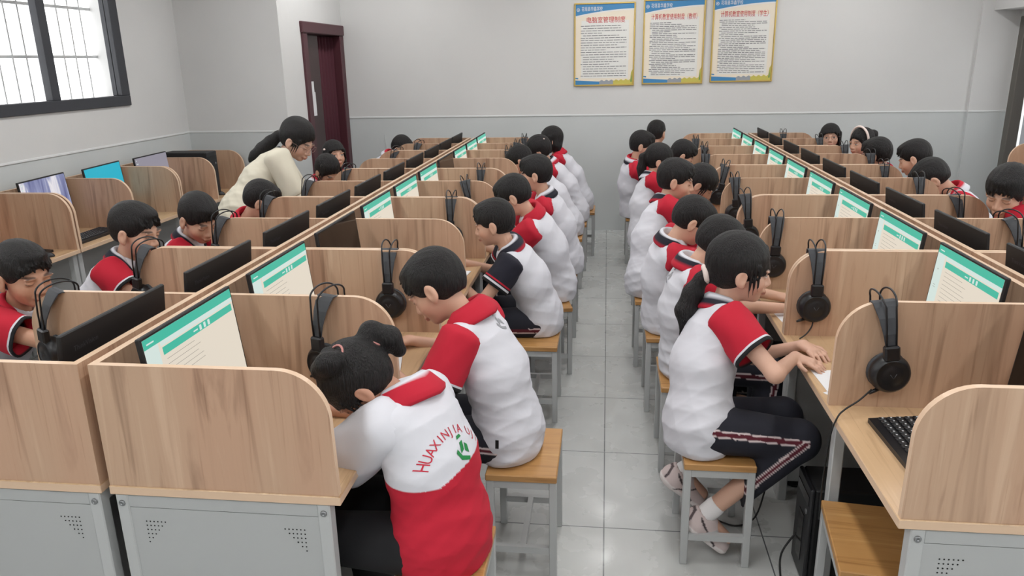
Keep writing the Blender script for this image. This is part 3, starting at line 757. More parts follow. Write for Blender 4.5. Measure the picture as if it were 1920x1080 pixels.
# ------------------------------------------------------------------ people
BIG = 1.0
class Field:
    def __init__(s, X, Y, Z):
        s.X, s.Y, s.Z = (np.asarray(a, np.float32) for a in (X, Y, Z))
        s.F = np.full((len(s.X), len(s.Y), len(s.Z)), BIG, np.float32)
    def sub(s, lo, hi):
        sl = []; 
        for a, l, h in zip((s.X, s.Y, s.Z), lo, hi):
            i = max(np.searchsorted(a, l)-1, 0); j = min(np.searchsorted(a, h)+1, len(a)); sl.append(slice(i, max(j, i)))
        return tuple(sl), s.X[sl[0]][:, None, None], s.Y[sl[1]][None, :, None], s.Z[sl[2]][None, None, :]
    def put(s, sl, d, k, op='add'):
        A = s.F[sl]
        if A.size == 0: return
        if op == 'add': 
            h = np.maximum(k-np.abs(A-d), 0)/k; s.F[sl] = np.minimum(A, d)-h*h*k*0.25
        elif op == 'cut':
            d = -d; h = np.maximum(k-np.abs(A-d), 0)/k; s.F[sl] = np.maximum(A, d)+h*h*k*0.25
    def cone(s, a, b, ra, rb, k=0.02, lat=None, ls=1.0, op='add'):
        a = np.array(a, float); b = np.array(b, float); R_ = max(ra, rb)*max(ls, 1.0)+k+0.015
        sl, X, Y, Z = s.sub(np.minimum(a, b)-R_, np.maximum(a, b)+R_)
        ab = b-a; L2 = max(ab@ab, 1e-9); px, py, pz = X-a[0], Y-a[1], Z-a[2]
        t = np.clip((px*ab[0]+py*ab[1]+pz*ab[2])/L2, 0, 1)
        vx, vy, vz = px-t*ab[0], py-t*ab[1], pz-t*ab[2]
        if lat is not None and ls != 1.0:
            vl = vx*lat[0]+vy*lat[1]+vz*lat[2]; c = (1/ls-1)
            vx, vy, vz = vx+vl*c*lat[0], vy+vl*c*lat[1], vz+vl*c*lat[2]
        s.put(sl, np.sqrt(vx*vx+vy*vy+vz*vz)-(ra+t*(rb-ra)), k, op)
    def ell(s, c, fr, r, k=0.02, op='add', p=2.0):
        """ellipsoid at c, radii r along frame rows fr"""
        c = np.array(c, float); R_ = max(r)+k+0.015
        sl, X, Y, Z = s.sub(c-R_, c+R_)
        px, py, pz = X-c[0], Y-c[1], Z-c[2]; q = 0; g = 0
        for i in range(3):
            u = px*fr[i][0]+py*fr[i][1]+pz*fr[i][2]; q = q+(u/r[i])**2; g = g+(u/r[i]**2)**2
        q0 = np.sqrt(q); g0 = np.sqrt(g)+1e-6
        s.put(sl, np.where(q0 < 1e-4, -min(r), q0*(q0-1)/g0), k, op)
    def plane(s, n, d0, k=0.004):
        """keep the side where n.p < d0"""
        d = s.X[:, None, None]*n[0]+s.Y[None, :, None]*n[1]+s.Z[None, None, :]*n[2]-d0
        s.F = np.maximum(s.F, d.astype(np.float32))
    def mesh(s):
        F = s.F; nx, ny, nz = F.shape; S_ = F < 0
        cs = np.zeros((nx-1, ny-1, nz-1), np.int8)
        for i in (0, 1):
            for j in (0, 1):
                for k in (0, 1): cs += S_[i:nx-1+i, j:ny-1+j, k:nz-1+k]
        act = np.argwhere((cs > 0) & (cs < 8)); n = len(act)
        ids = np.full(cs.shape, -1, np.int32); ids[tuple(act.T)] = np.arange(n)
        ax = [s.X, s.Y, s.Z]; P = np.zeros((n, 3)); cnt = np.zeros(n)
        for e in range(3):
            o1, o2 = [q for q in range(3) if q != e]
            for a in (0, 1):
                for b in (0, 1):
                    i0 = act.copy(); i0[:, o1] += a; i0[:, o2] += b; i1 = i0.copy(); i1[:, e] += 1
                    v0 = F[tuple(i0.T)]; v1 = F[tuple(i1.T)]; m = (v0 < 0) != (v1 < 0)
                    t = np.where(m, v0/np.where(m, v0-v1, 1), 0)
                    p = np.stack([ax[q][i0[:, q]] for q in range(3)], 1).astype(float)
                    p[:, e] += t*(ax[e][i1[:, e]]-ax[e][i0[:, e]])
                    P[m] += p[m]; cnt[m] += 1
        P /= np.maximum(cnt, 1)[:, None]
        quads = []
        for e in range(3):
            o1, o2 = (e+1) % 3, (e+2) % 3
            s0 = [slice(None)]*3; s1 = [slice(None)]*3; s0[e] = slice(0, -1); s1[e] = slice(1, None)
            A, B = S_[tuple(s0)], S_[tuple(s1)]
            ed = np.argwhere(A != B); ed = ed[(ed[:, o1] > 0) & (ed[:, o2] > 0) & (ed[:, o1] < F.shape[o1]-1) & (ed[:, o2] < F.shape[o2]-1)]
            ins = A[tuple(ed.T)]
            def cell(d1, d2):
                c = ed.copy(); c[:, o1] += d1; c[:, o2] += d2; return ids[tuple(c.T)]
            q = np.stack([cell(-1, -1), cell(0, -1), cell(0, 0), cell(-1, 0)], 1)
            q[~ins] = q[~ins][:, ::-1]; quads.append(q)
        Q = np.concatenate(quads); Q = Q[(Q >= 0).all(1)]
        return P, Q
def sdf_obj(name, fld, m, parent, col=None, relax=1):
    P, Q = fld.mesh()
    if relax:                                                     # light Laplacian smoothing
        for _ in range(relax):
            acc = np.zeros_like(P); c = np.zeros(len(P))
            for a in range(4):
                for b_ in (1, 3):
                    np.add.at(acc, Q[:, a], P[Q[:, (a+b_) % 4]]); np.add.at(c, Q[:, a], 1)
            P = P*0.5+0.5*acc/np.maximum(c, 1)[:, None]
    me = bpy.data.meshes.new(name)
    me.vertices.add(len(P)); me.vertices.foreach_set('co', P.astype(np.float32).ravel())
    me.loops.add(Q.size); me.loops.foreach_set('vertex_index', Q.astype(np.int32).ravel())
    me.polygons.add(len(Q)); me.polygons.foreach_set('loop_start', np.arange(len(Q), dtype=np.int32)*4)
    try: me.polygons.foreach_set('loop_total', np.full(len(Q), 4, np.int32))
    except Exception: pass
    me.polygons.foreach_set('use_smooth', np.ones(len(Q), bool))
    me.update(calc_edges=True); me.materials.append(m)
    if col is not None:
        c = np.ones((len(P), 4), np.float32); c[:, :3] = col(P)
        at = me.color_attributes.new('Col', 'FLOAT_COLOR', 'POINT'); at.data.foreach_set('color', c.ravel())
    o = bpy.data.objects.new(name, me); C.objects.link(o)
    if parent is not None: o.parent = parent
    return o
def axis_pts(lo, hi, h, fine=None, hf=None):
    """grid coordinates with an optional finer zone"""
    out = [lo]; x = lo
    while x < hi:
        st = hf if (fine and fine[0] <= x+1e-6 <= fine[1]) else h
        if fine and x < fine[0] < x+st: st = max(fine[0]-x, hf)
        x += st; out.append(x)
    return np.array(out)
def col3(r, g, b): return np.array([lin(r), lin(g), lin(b)])
K_WHITE = col3(210, 210, 217); K_RED = col3(184, 20, 46); K_NAVY = col3(24, 24, 38); K_BLACK = col3(22, 22, 26); K_CREAM = col3(214, 208, 190)
def nrm(v): v = np.array(v, float); return v/np.linalg.norm(v)
def ik(a, b, l1, l2, hint):
    a = np.array(a, float); b = np.array(b, float); d = b-a; D = np.linalg.norm(d)
    if D > (l1+l2)*0.999: b = a+d/D*(l1+l2)*0.999; d = b-a; D = np.linalg.norm(d)
    u = d/D; x = (l1*l1-l2*l2+D*D)/(2*D); h = math.sqrt(max(l1*l1-x*x, 0))
    hn = np.array(hint, float); hn = hn-(hn@u)*u; hn = hn/(np.linalg.norm(hn)+1e-9)
    return a+u*x+hn*h, b
def ringtube(mb, pts, rad, prof, mi, lat, ls, n=28):
    pass
def sleeve(name, sh, el, r0, r1, length, body_col, bands, parent, h=0.004, drape=0.012):
    """open-ended tube of cloth from shoulder towards elbow, coloured bands at the hem"""
    sh = np.array(sh); el = np.array(el); u = nrm(el-sh); n = 28
    a = nrm(np.cross(u, [0.13, 0.2, 1.0])); b = np.cross(u, a); down = np.array([0, 0, -1.0]); down = down-(down@u)*u
    if np.linalg.norm(down) > 1e-3: down = nrm(down)
    rings = []; cols = []
    N = 16
    ts = list(np.linspace(-0.10, 1.0, N)); tb = [0.0]
    sc = ts[:-1]+[]
    hem = [(x/length) for x, _ in bands]                       # distance from hem at which each band starts
    allt = sorted(set([round(t, 4) for t in ts]+[round(1-hm, 4) for hm in hem]+[round(1-hm-0.004, 4) for hm in hem]))
    def colour(t):
        d = (1-t)*length; c = body_col
        for x, cc in bands:
            if d <= x+1e-5: c = cc
        return c
    for t in allt:
        ce = sh+u*(length*t)
        dome = 1.0 if t > 0.08 else math.sqrt(max(0.02, 1-((0.08-t)/0.20)**2))
        r = (r0+(r1-r0)*max(t, 0))*dome
        rg = []
        for j in range(n):
            an = 2*PI*j/n; w = 1+0.035*math.sin(3*an+5*t)+0.02*math.sin(7*an-9*t)
            dirv = a*math.cos(an)+b*math.sin(an)
            rg.append(ce+dirv*r*w+down*drape*max(t, 0)*max(0, dirv@down)*1.2)
        rings.append(rg); cols.append(colour(t))
    te = 1.0
    for kk, (dr, dt) in enumerate(((-0.004, 0.004/length), (-0.009, 0.0), (-0.010, -0.05), (-0.018, -0.25))):   # turn the hem inwards
        ce = sh+u*(length*(te+dt)); rg = []
        for j in range(n):
            an = 2*PI*j/n; w = 1+0.035*math.sin(3*an+5)+0.02*math.sin(7*an-9)
            dirv = a*math.cos(an)+b*math.sin(an); rg.append(ce+dirv*(r1*w+dr)+down*drape*max(0, dirv@down)*1.2)
        rings.append(rg); cols.append(colour(1.0) if kk < 2 else body_col)
    vs = [p for rg in rings for p in rg]; fs = []
    for i in range(len(rings)-1):
        for j in range(n): fs.append((i*n+j, i*n+(j+1) % n, (i+1)*n+(j+1) % n, (i+1)*n+j))
    fs.append(list(range(n))[::-1])
    me = bpy.data.meshes.new(name); me.from_pydata([tuple(v) for v in vs], [], fs); me.materials.append(CLOTH)
    me.polygons.foreach_set('use_smooth', [True]*len(fs))
    at = me.color_attributes.new('Col', 'FLOAT_COLOR', 'POINT'); c = np.ones((len(vs), 4), np.float32)
    for i in range(len(rings)): c[i*n:(i+1)*n, :3] = cols[i]
    at.data.foreach_set('color', c.ravel())
    bm = bmesh.new(); bm.from_mesh(me); bmesh.ops.recalc_face_normals(bm, faces=bm.faces); bm.to_mesh(me); bm.free()
    o = bpy.data.objects.new(name, me); C.objects.link(o); o.parent = parent; return o
def collar(name, nb, U, Fw, L, k, cols, parent, gap=0.35, drop=0.0):
    """turned-down polo collar round the neck; cols from the fold outwards"""
    n = 40; prof = [(0.044, -0.014), (0.046, 0.012), (0.050, 0.030), (0.055, 0.035), (0.061, 0.030), (0.067, 0.019), (0.073, 0.007), (0.079, -0.006), (0.085, -0.018), (0.083, -0.024), (0.076, -0.020)]
    m = len(prof); vs = []; c = []
    for i in range(n+1):
        an = gap+(2*PI-2*gap)*i/n; f = math.cos(an); s_ = math.sin(an)
        lapel = max(0.0, f)**2
        for j, (r, h_) in enumerate(prof):
            rr = r*k*(1.0+0.10*(j > 3)*lapel); sx = 1.12
            hz = h_*k-(0.055*lapel*k if j < 4 else 0.050*lapel*k)-drop*max(0, f)+0.010*abs(s_)*k*(j > 4)+0.006*max(0, -f)*k
            vs.append(np.array(nb)+Fw*(f*rr*0.96)+L*(s_*rr*sx)+U*hz)
            q = min(max((j-3)/6.0, 0), 1); c.append(cols[min(int(q*len(cols)), len(cols)-1)])
    fs = []
    for i in range(n):
        for j in range(m-1): fs.append((i*m+j, i*m+j+1, (i+1)*m+j+1, (i+1)*m+j))
    me = bpy.data.meshes.new(name); me.from_pydata([tuple(v) for v in vs], [], fs); me.materials.append(CLOTH)
    me.polygons.foreach_set('use_smooth', [True]*len(fs))
    at = me.color_attributes.new('Col', 'FLOAT_COLOR', 'POINT'); cc = np.ones((len(vs), 4), np.float32); cc[:, :3] = np.array(c); at.data.foreach_set('color', cc.ravel())
    o = bpy.data.objects.new(name, me); C.objects.link(o); o.parent = parent
    md = o.modifiers.new('cloth', 'SOLIDIFY'); md.thickness = 0.003; md.offset = 1
    return o
def frame_from(yaw, pitch, roll=0.0):
    """yaw: world azimuth of the gaze; pitch: degrees down; roll: tilt to the person's left"""
    y, p, r = math.radians(yaw), math.radians(pitch), math.radians(roll)
    F_ = np.array([math.cos(y)*math.cos(p), math.sin(y)*math.cos(p), -math.sin(p)]); L_ = np.array([-math.sin(y), math.cos(y), 0.0]); U_ = np.cross(F_, L_)
    return F_, L_*math.cos(r)-U_*math.sin(r), U_*math.cos(r)+L_*math.sin(r)

def person(label, hip, head, gaze, az, hair='short', hs=1.0, shirt='red', collar_cols=('red',), hands=None, group='pupils', h=0.006, seat=0.41,
           skin=(206, 162, 138), adult=False, legs='front', hair_opts=None, bottom=None, shoulder=0.135, wide=1.0, extra=None, long_sleeve=False, torso_roll=0.0, eyes='down', shoes=(40, 40, 44), ssl=0.135, smile=0):
    """hip (x,y), head centre (x,y,z) in the room; az = azimuth the trunk faces"""
    ho_ = hair_opts or {}
    ox, oy = hip[0], hip[1]; hc = np.array([head[0]-ox, head[1]-oy, head[2]]); hk = hs
    Fh, Lh, Uh = frame_from(*gaze); a = math.radians(az)
    Ft = np.array([math.cos(a), math.sin(a), 0]); Lt = np.array([-math.sin(a), math.cos(a), 0]); tr = math.radians(torso_roll)
    zh = hip[2] if len(hip) > 2 else seat+0.085
    Hp = np.array([0, 0, zh]); Nb = hc-Uh*0.125*hk-Fh*0.035*hk
    Nb = Nb-nrm(Nb-Hp)*0.01
    sp = Nb-Hp; Us = nrm(sp); Lt = nrm(Lt-(Lt@Us)*Us+np.array([0, 0, math.sin(tr)])); Fs = np.cross(Lt, Us)
    Mid = Hp+sp*0.5-Fs*ho_.get('bow', 0.022)*(np.linalg.norm(sp)/0.4); Ch = Hp+sp*0.78-Fs*0.010
    k = (1.35 if adult else 1.0)*wide; sw = shoulder*(1.28 if adult else 1.0)
    SL = Nb-Us*0.045*k+Lt*sw-Fs*0.004; SR = Nb-Us*0.045*k-Lt*sw-Fs*0.004
    l1, l2 = (0.285, 0.24) if adult else (0.235, 0.205)
    arms = []
    hands = hands or {}
    for sd, sh_ in ((1, SL), (-1, SR)):
        t = hands.get('L' if sd > 0 else 'R')
        if t is None: w = Hp+Ft*0.36+Lt*sd*0.10; w[2] = 0.745; fdir = Ft*0.9-Lt*sd*0.4; pn = np.array([0, 0, -1.0]); hint = Lt*sd*0.6+np.array([0, 0, -1.0])
        else:
            w = np.array(t[0], float)-np.array([ox, oy, 0]); fdir = np.array(t[1], float); pn = np.array(t[2] if len(t) > 2 and t[2] is not None else (0, 0, -1.0), float); hint = np.array(t[3], float) if len(t) > 3 else Lt*sd*0.6+np.array([0, 0, -1.0])
        el, w = ik(sh_, w, l1, l2, hint); arms.append((sd, sh_, el, w, nrm(fdir), nrm(pn)))
    # legs
    th, sn = (0.42, 0.42) if adult else (0.34, 0.335)
    lg = []
    for sd in (1, -1):
        h0 = Hp+Lt*sd*0.075*k-np.array([0, 0, 0.01])
        if legs == 'stand':
            an = np.array([h0[0]+0.05*sd*Ft[0], h0[1]+0.05*sd*Ft[1]+0.0, 0.085]); kn, an = ik(h0, an, th, sn, Ft); ftd = Ft
        elif legs == 'tucked':
            kn = h0+Ft*(th-0.03)+Lt*sd*0.015; kn[2] = seat+0.065; an = kn-Ft*(0.31 if sd < 0 else 0.36)+Lt*sd*0.0; an[2] = 0.165+(0.07 if sd > 0 else 0.0); ftd = nrm(Ft*0.75+np.array([0, 0, -0.62])); 
        else:
            kn = h0+Ft*th+Lt*sd*0.03; kn[2] = seat+0.055; an = kn+Ft*(-0.05+0.06*(sd > 0)); an[2] = 0.075; ftd = Ft
        lg.append((sd, h0, kn, an, ftd))
    pts = [hc+np.array([0, 0, 0.14]), hc-np.array([0, 0, 0.14]), Hp, Mid-Fs*0.16, Hp-Ft*0.2, Hp+Lt*0.2, Hp-Lt*0.2]+[x for A in arms for x in (A[2], A[3]+A[4]*0.17)]+[x for l in lg for x in (l[2], l[3]+l[4]*0.17)]
    lo = np.min(pts, 0)-0.08; hi = np.max(pts, 0)+0.08; lo[2] = -0.01
    hf = min(h, 0.0042)*1.0
    hb = 0.115*hk
    G = [axis_pts(lo[i], hi[i], h, (hc[i]-hb, hc[i]+hb), hf) for i in range(3)]
    Fd = Field(*G)
    fr = np.stack([Fh, Lh, Uh])
    H = lambda x, y, z: hc+(Fh*x+Lh*y+Uh*z)*hk
    # ---- body
    Fd.cone(Hp, Mid, 0.085*k, 0.080*k, 0.03, Lt, 1.35); Fd.cone(Mid, Ch, 0.080*k, 0.085*k, 0.03, Lt, 1.4)
    Fd.cone(Ch, Nb-Us*0.045, 0.074*k, 0.040*k, 0.03, Lt, 1.30); Fd.cone(SL, SR, 0.035*k, 0.035*k, 0.03)
    Fd.cone(Nb-Us*0.035, H(-0.022, 0, -0.045), 0.046*(1.05 if adult else 0.95), 0.042*(1.0 if adult else 0.92), 0.03)
    for sd, s0, el, w, fd, pn in arms:
        m_ = 1.12 if adult else 1.0
        Fd.cone(s0, el, 0.035*m_, 0.029*m_, 0.02); Fd.cone(el, w, 0.030*m_, 0.0195*m_, 0.015)
        side = nrm(np.cross(fd, pn))*(1 if sd > 0 else -1)      # towards the thumb
        pn2 = nrm(np.cross(side, fd)) if sd > 0 else nrm(np.cross(fd, side))
        m2 = 1.12 if adult else 0.95
        pc = w+fd*0.040*m2
        Fd.cone(w, w+fd*0.062*m2, 0.0165*m2, 0.0150*m2, 0.012, side, 1.75)
        nrmP = pn if (pn @ np.cross(side, fd)) == 0 else pn
        for q, (off, ln) in enumerate(((0.026, 0.058), (0.009, 0.066), (-0.009, 0.062), (-0.026, 0.048))):
            b0 = w+fd*0.060*m2+side*off*m2; d1 = nrm(fd+side*off*3.0+pn*0.18); b1 = b0+d1*ln*0.5*m2; d2 = nrm(d1+pn*0.55); b2 = b1+d2*ln*0.5*m2
            Fd.cone(b0, b1, 0.0082*m2, 0.0074*m2, 0.004); Fd.cone(b1, b2, 0.0074*m2, 0.0062*m2, 0.004)
        t0 = w+fd*0.018*m2+side*0.022*m2; t1 = t0+nrm(fd*0.6+side*0.9+pn*0.2)*0.036*m2; t2 = t1+nrm(fd*1.0+side*0.25+pn*0.3)*0.026*m2
        Fd.cone(t0, t1, 0.0105*m2, 0.0088*m2, 0.006); Fd.cone(t1, t2, 0.0088*m2, 0.0070*m2, 0.004)
    for sd, h0, kn, an, ftd in lg:
        m_ = 1.25 if adult else 1.0
        Fd.cone(h0, kn, 0.062*m_, 0.044*m_, 0.03); Fd.cone(kn, an, 0.043*m_, 0.030*m_, 0.02); Fd.cone(an, an+nrm(ftd)*0.11-np.array([0, 0, 0.02]), 0.030, 0.024, 0.015)
    # ---- head
    E_ = lambda c, r, kk, op='add': Fd.ell(H(*c), fr, [q*hk for q in r], kk, op)
    E_((-0.016, 0, 0.028), (0.088, 0.073, 0.080), 0.02)
    E_((0.022, 0, -0.030), (0.060, 0.058, 0.068), 0.030)
    E_((0.036, 0, -0.070), (0.038, 0.036, 0.030), 0.025)
    E_((0.060, 0, -0.088), (0.016, 0.020, 0.014), 0.020)
    for y in (-1, 1):
        E_((0.048, y*0.034, -0.036), (0.026, 0.024, 0.026), 0.022)
        E_((0.091, y*0.031, -0.004), (0.013, 0.018, 0.010), 0.014, 'cut')
        E_((0.069, y*0.031, -0.005), (0.0125, 0.0155, 0.0105), 0.004)
        E_((0.076, y*0.030, 0.013), (0.010, 0.024, 0.006), 0.012)
        E_((-0.008, y*0.078, -0.014), (0.019, 0.010, 0.031), 0.008); E_((-0.002, y*0.088, -0.012), (0.010, 0.007, 0.018), 0.006, 'cut'); E_((-0.002, y*0.0745, -0.040), (0.009, 0.008, 0.010), 0.006)
        E_((0.084, y*0.0125, -0.040), (0.010, 0.009, 0.008), 0.006)
    Fd.cone(H(0.079, 0, 0.000), H(0.094, 0, -0.034), 0.008*hk, 0.0115*hk, 0.012)
    E_((0.080, 0, -0.058), (0.010, 0.022, 0.010), 0.012)
    E_((0.088, 0, -0.0625), (0.0075, 0.020, 0.0050), 0.004); E_((0.086, 0, -0.0715), (0.0075, 0.017, 0.0058), 0.004)
    sk = col3(*skin)
    def skincol(P):
        q = (P-hc) @ fr.T / hk; x, y, z = q[:, 0], q[:, 1], q[:, 2]; c = np.tile(sk, (len(P), 1))
        inhead = (np.abs(x) < 0.13) & (np.abs(y) < 0.1) & (np.abs(z) < 0.13)
        def paint(m, colr, al=1.0):
            m = np.clip(m, 0, 1)[:, None]*al*inhead[:, None]; return c*(1-m)+np.array(colr)*m
        ss = lambda d, w_: np.clip(0.5-d/w_, 0, 1)
        ay = np.abs(y)
        c = paint(ss(np.sqrt(((ay-0.045)/0.02)**2+((z+0.04)/0.02)**2+((x-0.05)/0.03)**2)-1, 0.8), sk*np.array([1.06, 0.86, 0.84]), 0.45)
        c = paint(ss(np.sqrt((y/0.021)**2+((z+0.067)/0.0088)**2)-1, 0.5)*(x > 0.07), sk*np.array([0.86, 0.50, 0.50]), 0.8)
        c = paint(ss(np.abs(z+0.0672)-0.0012, 0.003)*(ay < 0.02)*(x > 0.07), sk*0.28, 0.7)
        bz = 0.018-((ay-0.030)/0.02)**2*0.004
        c = paint(ss(np.abs(z-bz)-0.0028, 0.003)*ss(np.abs(ay-0.031)-0.017, 0.006)*(x > 0.04), col3(40, 30, 28), 0.85)
        if eyes == 'open':
            e = np.sqrt(((ay-0.031)/0.0135)**2+((z+0.005)/0.0058)**2)-1
            c = paint(ss(e, 0.35)*(x > 0.04), col3(225, 218, 212)); c = paint(ss(np.sqrt((ay-0.031)**2+(z+0.005)**2)-0.0058, 0.003)*(e < 0.15)*(x > 0.04), col3(22, 16, 14))
            c = paint(ss(np.abs(z-0.0008+((ay-0.031)/0.0135)**2*0.004)-0.0012, 0.002)*(np.abs(ay-0.031) < 0.015)*(x > 0.04), col3(24, 18, 18), 0.9)
        else:
            c = paint(ss(np.abs(z+0.0085-((ay-0.031)/0.0135)**2*0.003)-0.0014, 0.0024)*(np.abs(ay-0.031) < 0.0145)*(x > 0.04), col3(28, 20, 20), 0.9)
        return c
    body = sdf_obj('person', Fd, SKIN, None, skincol, 1); body.location = (ox, oy, 0)
    tag(body, label, 'person', group)
    # ---- hair
    ho = hair_opts or {}
    hh = min(h, 0.0042); hm = 0.17*hk
    if hair in ('ponytail', 'long', 'bun', 'teacher'): hm2 = 0.36
    else: hm2 = hm
    G2 = [np.arange(hc[i]-(hm2 if hm2 > hm else hm), hc[i]+(hm2 if hm2 > hm else hm), hh if hm2 == hm else max(hh, 0.0045)) for i in range(3)]
    Hf = Field(*G2); ths = 0.010 if hair == 'short' else 0.014
    ths = ho.get('thick', ths)
    HE = lambda c, r, kk, op='add': Hf.ell(H(*c), fr, [q*hk for q in r], kk, op)
    HE((-0.018, 0, 0.032), (0.088+ths, 0.073+ths, 0.080+ths), 0.02)
    HE((-0.040, 0, 0.0), (0.062+ths*0.6, 0.064+ths*0.6, 0.075), 0.02)
    if hair == 'short': HE((0.022, 0, 0.080), (0.062, 0.052, 0.030), 0.02)
    HE((ho.get('fx', 0.098), 0, -0.052), (0.080, 0.100, 0.098+ho.get('fz', 0)), 0.010, 'cut')
    if hair == 'short':
        for y in (-1, 1): HE((0.006, y*0.095, -0.052), (0.045, 0.035, 0.066), 0.008, 'cut')
        HE((-0.03, 0, -0.115), (0.10, 0.12, 0.060), 0.010, 'cut')
        rs = random.Random(int(abs(head[0]*1000+head[1]*77)))
        for i in range(64):                                     # short tufts forward over the brow and on the crown
            y = rs.uniform(-0.058, 0.058); z0 = 0.088-0.5*abs(y)+rs.uniform(-0.012, 0.012)
            p0 = (0.058-8*y*y, y, z0); p1 = (0.084-8*y*y+rs.uniform(-.004, .006), y*1.02+rs.uniform(-.006, .006), z0-rs.uniform(0.018, 0.036)+ho.get('fringe', 0))
            Hf.cone(H(*p0), H(*p1), 0.0085*hk, 0.0026*hk, 0.005)
        for i in range(int(ho.get('crown', 0))):
            th_ = rs.uniform(0, 2*PI); ph = rs.uniform(0.15, 1.35); d = np.array([math.cos(th_)*math.cos(ph), math.sin(th_)*math.cos(ph), math.sin(ph)])
            b0 = d*np.array([0.096, 0.081, 0.090])+np.array([-0.018, 0, 0.032]); b1 = b0+np.array([rs.uniform(-.004, .020), rs.uniform(-.010, .010), rs.uniform(-0.006, .006)])+d*rs.uniform(0.000, ho.get('spike', 0.003))
            Hf.cone(H(*b0), H(*b1), 0.009*hk, 0.003*hk, 0.006)
    else:
        for y in (-1, 1):
            if not ho.get('cover_ears'): HE((0.010, y*0.092, -0.035), (0.030, 0.026, 0.036), 0.008, 'cut')
        if hair != 'long' and not ho.get('cover_ears'): HE((0.0, 0, -0.135), (0.12, 0.12, 0.062), 0.012, 'cut')
        rs = random.Random(5)
        if ho.get('bangs', True):
            for i in range(34):
                y = -0.060+0.120*i/33; z0 = 0.080-0.4*abs(y); x0 = 0.062-9*y*y
                p1 = (0.090-11*y*y, y*1.03, 0.022-ho.get('fringe', 0)-0.010*rs.random()-0.30*max(0, abs(y)-0.045))
                Hf.cone(H(x0, y, z0), H(*p1), 0.010*hk, 0.0035*hk, 0.005)
        for y in (-1, 1):
            for i in range(3): Hf.cone(H(0.045-0.012*i, y*0.072, 0.03), H(0.050-0.012*i, y*0.078, -0.05-0.012*i), 0.006*hk, 0.0022*hk, 0.004)
        if hair == 'long':
            HE((-0.035, 0, -0.045), (0.060, 0.088, 0.085), 0.02)
            for y in (-1, 1): Hf.cone(H(0.000, y*0.078, 0.03), H(0.016, y*0.080, -0.100), 0.020*hk, 0.012*hk, 0.012)
            Hf.cone(H(-0.05, 0.05, -0.06), H(-0.055, 0.055, -0.125), 0.03*hk, 0.02*hk, 0.02); Hf.cone(H(-0.05, -0.05, -0.06), H(-0.055, -0.055, -0.125), 0.03*hk, 0.02*hk, 0.02)
        for tl in ho.get('tails', []):                          # chains of (x, y, z, r) in head units, or world offsets when flagged
            pts_ = [((H(*tl[0][:3])+np.array(q[:3])) if ho.get('world_tail') and qi else H(*q[:3]), q[3]*hk) for qi, q in enumerate(tl)]
            for (p0, r0), (p1, r1) in zip(pts_[:-1], pts_[1:]): Hf.cone(p0, p1, r0, r1, 0.012)
            e_, r_ = pts_[-1]; dv = nrm(pts_[-1][0]-pts_[-2][0])
            for i in range(10 if not ho.get('bun') else 0):
                o_ = np.array([rs.uniform(-1, 1) for _ in range(3)])*r_*0.6; Hf.cone(e_+o_*0.5, e_+o_+dv*rs.uniform(0.02, 0.05), r_*0.45, 0.002, 0.004)
    X_, Y_, Z_ = Hf.X[:, None, None]-hc[0], Hf.Y[None, :, None]-hc[1], Hf.Z[None, None, :]-hc[2]
    q1 = X_*Lh[0]+Y_*Lh[1]+Z_*Lh[2]; q2 = X_*Uh[0]+Y_*Uh[1]+Z_*Uh[2]; q3 = X_*Fh[0]+Y_*Fh[1]+Z_*Fh[2]
    Hf.F = Hf.F+(0.0008*np.sin(q1*230+3*np.sin(q2*25))*np.cos(q2*18+q3*30)).astype(np.float32)
    Hf.F[0] = Hf.F[-1] = BIG; Hf.F[:, 0] = Hf.F[:, -1] = BIG; Hf.F[:, :, 0] = Hf.F[:, :, -1] = BIG
    hair_o = sdf_obj('hair', Hf, HAIR, body, None, 0)
    # ---- trousers
    bcol = bottom or (26, 27, 38)
    Tg = Field(*[np.arange(l_, h_, max(h, 0.006)) for l_, h_ in zip(lo, hi)])
    tf = 1.25 if adult else 1.0
    Tg.cone(Hp-Lt*0.03, Hp+Lt*0.03, 0.105*k, 0.105*k, 0.03)
    for sd, h0, kn, an, ftd in lg:
        Tg.cone(h0, kn, 0.088*tf, 0.070*tf, 0.02); e = kn+(an-kn)*(0.74 if legs == 'tucked' else 0.95); Tg.cone(kn, e, 0.070*tf, 0.060*tf, 0.02)
        Tg.cone(e+(an-kn)*0.02, an+(an-kn)*0.35, 0.036*tf, 0.034*tf, 0.006, op='cut')
    if legs != 'stand': Tg.plane((0, 0, -1), -(seat+0.003)) if False else None
    if legs != 'stand':
        # nothing sinks into the stool top
        sl, X, Y, Z = Tg.sub((-0.13, -0.19, 0.0), (0.13, 0.19, seat+0.004)); sub = Tg.F[sl]
        msk = (Z < seat+0.003)+0*X+0*Y > 0
        Tg.F[sl] = np.where(msk, np.maximum(sub, (seat+0.003-Z)), sub)
    def tcol(P):
        c = np.tile(col3(*bcol), (len(P), 1))
        if bottom: return c
        for sd, h0, kn, an, ftd in lg:
            for A_, B_, r_ in ((h0, kn, 0.07), (kn, an, 0.055)):
                ab = B_-A_; L2 = ab@ab; t = np.clip((P-A_)@ab/L2, -0.1, 1.1); v = P-A_-t[:, None]*ab; ou = Lt*sd; ou = nrm(ou-(ou@ab)/L2*ab)
                s_ = nrm(np.cross(ab, ou)); side_ = v@s_; o2 = v@ou; near = (t > -0.05) & (t < 1.05) & (o2 > r_*0.45) & (np.linalg.norm(v, axis=1) < 0.12)
                band = np.abs(side_); 
                c[near & (band < 0.0075)] = col3(86, 18, 34); c[near & (band > 0.0075) & (band < 0.0125)] = col3(222, 206, 206)
        return c
    tr_o = sdf_obj('trousers', Tg, CLOTH, body, tcol, 1)
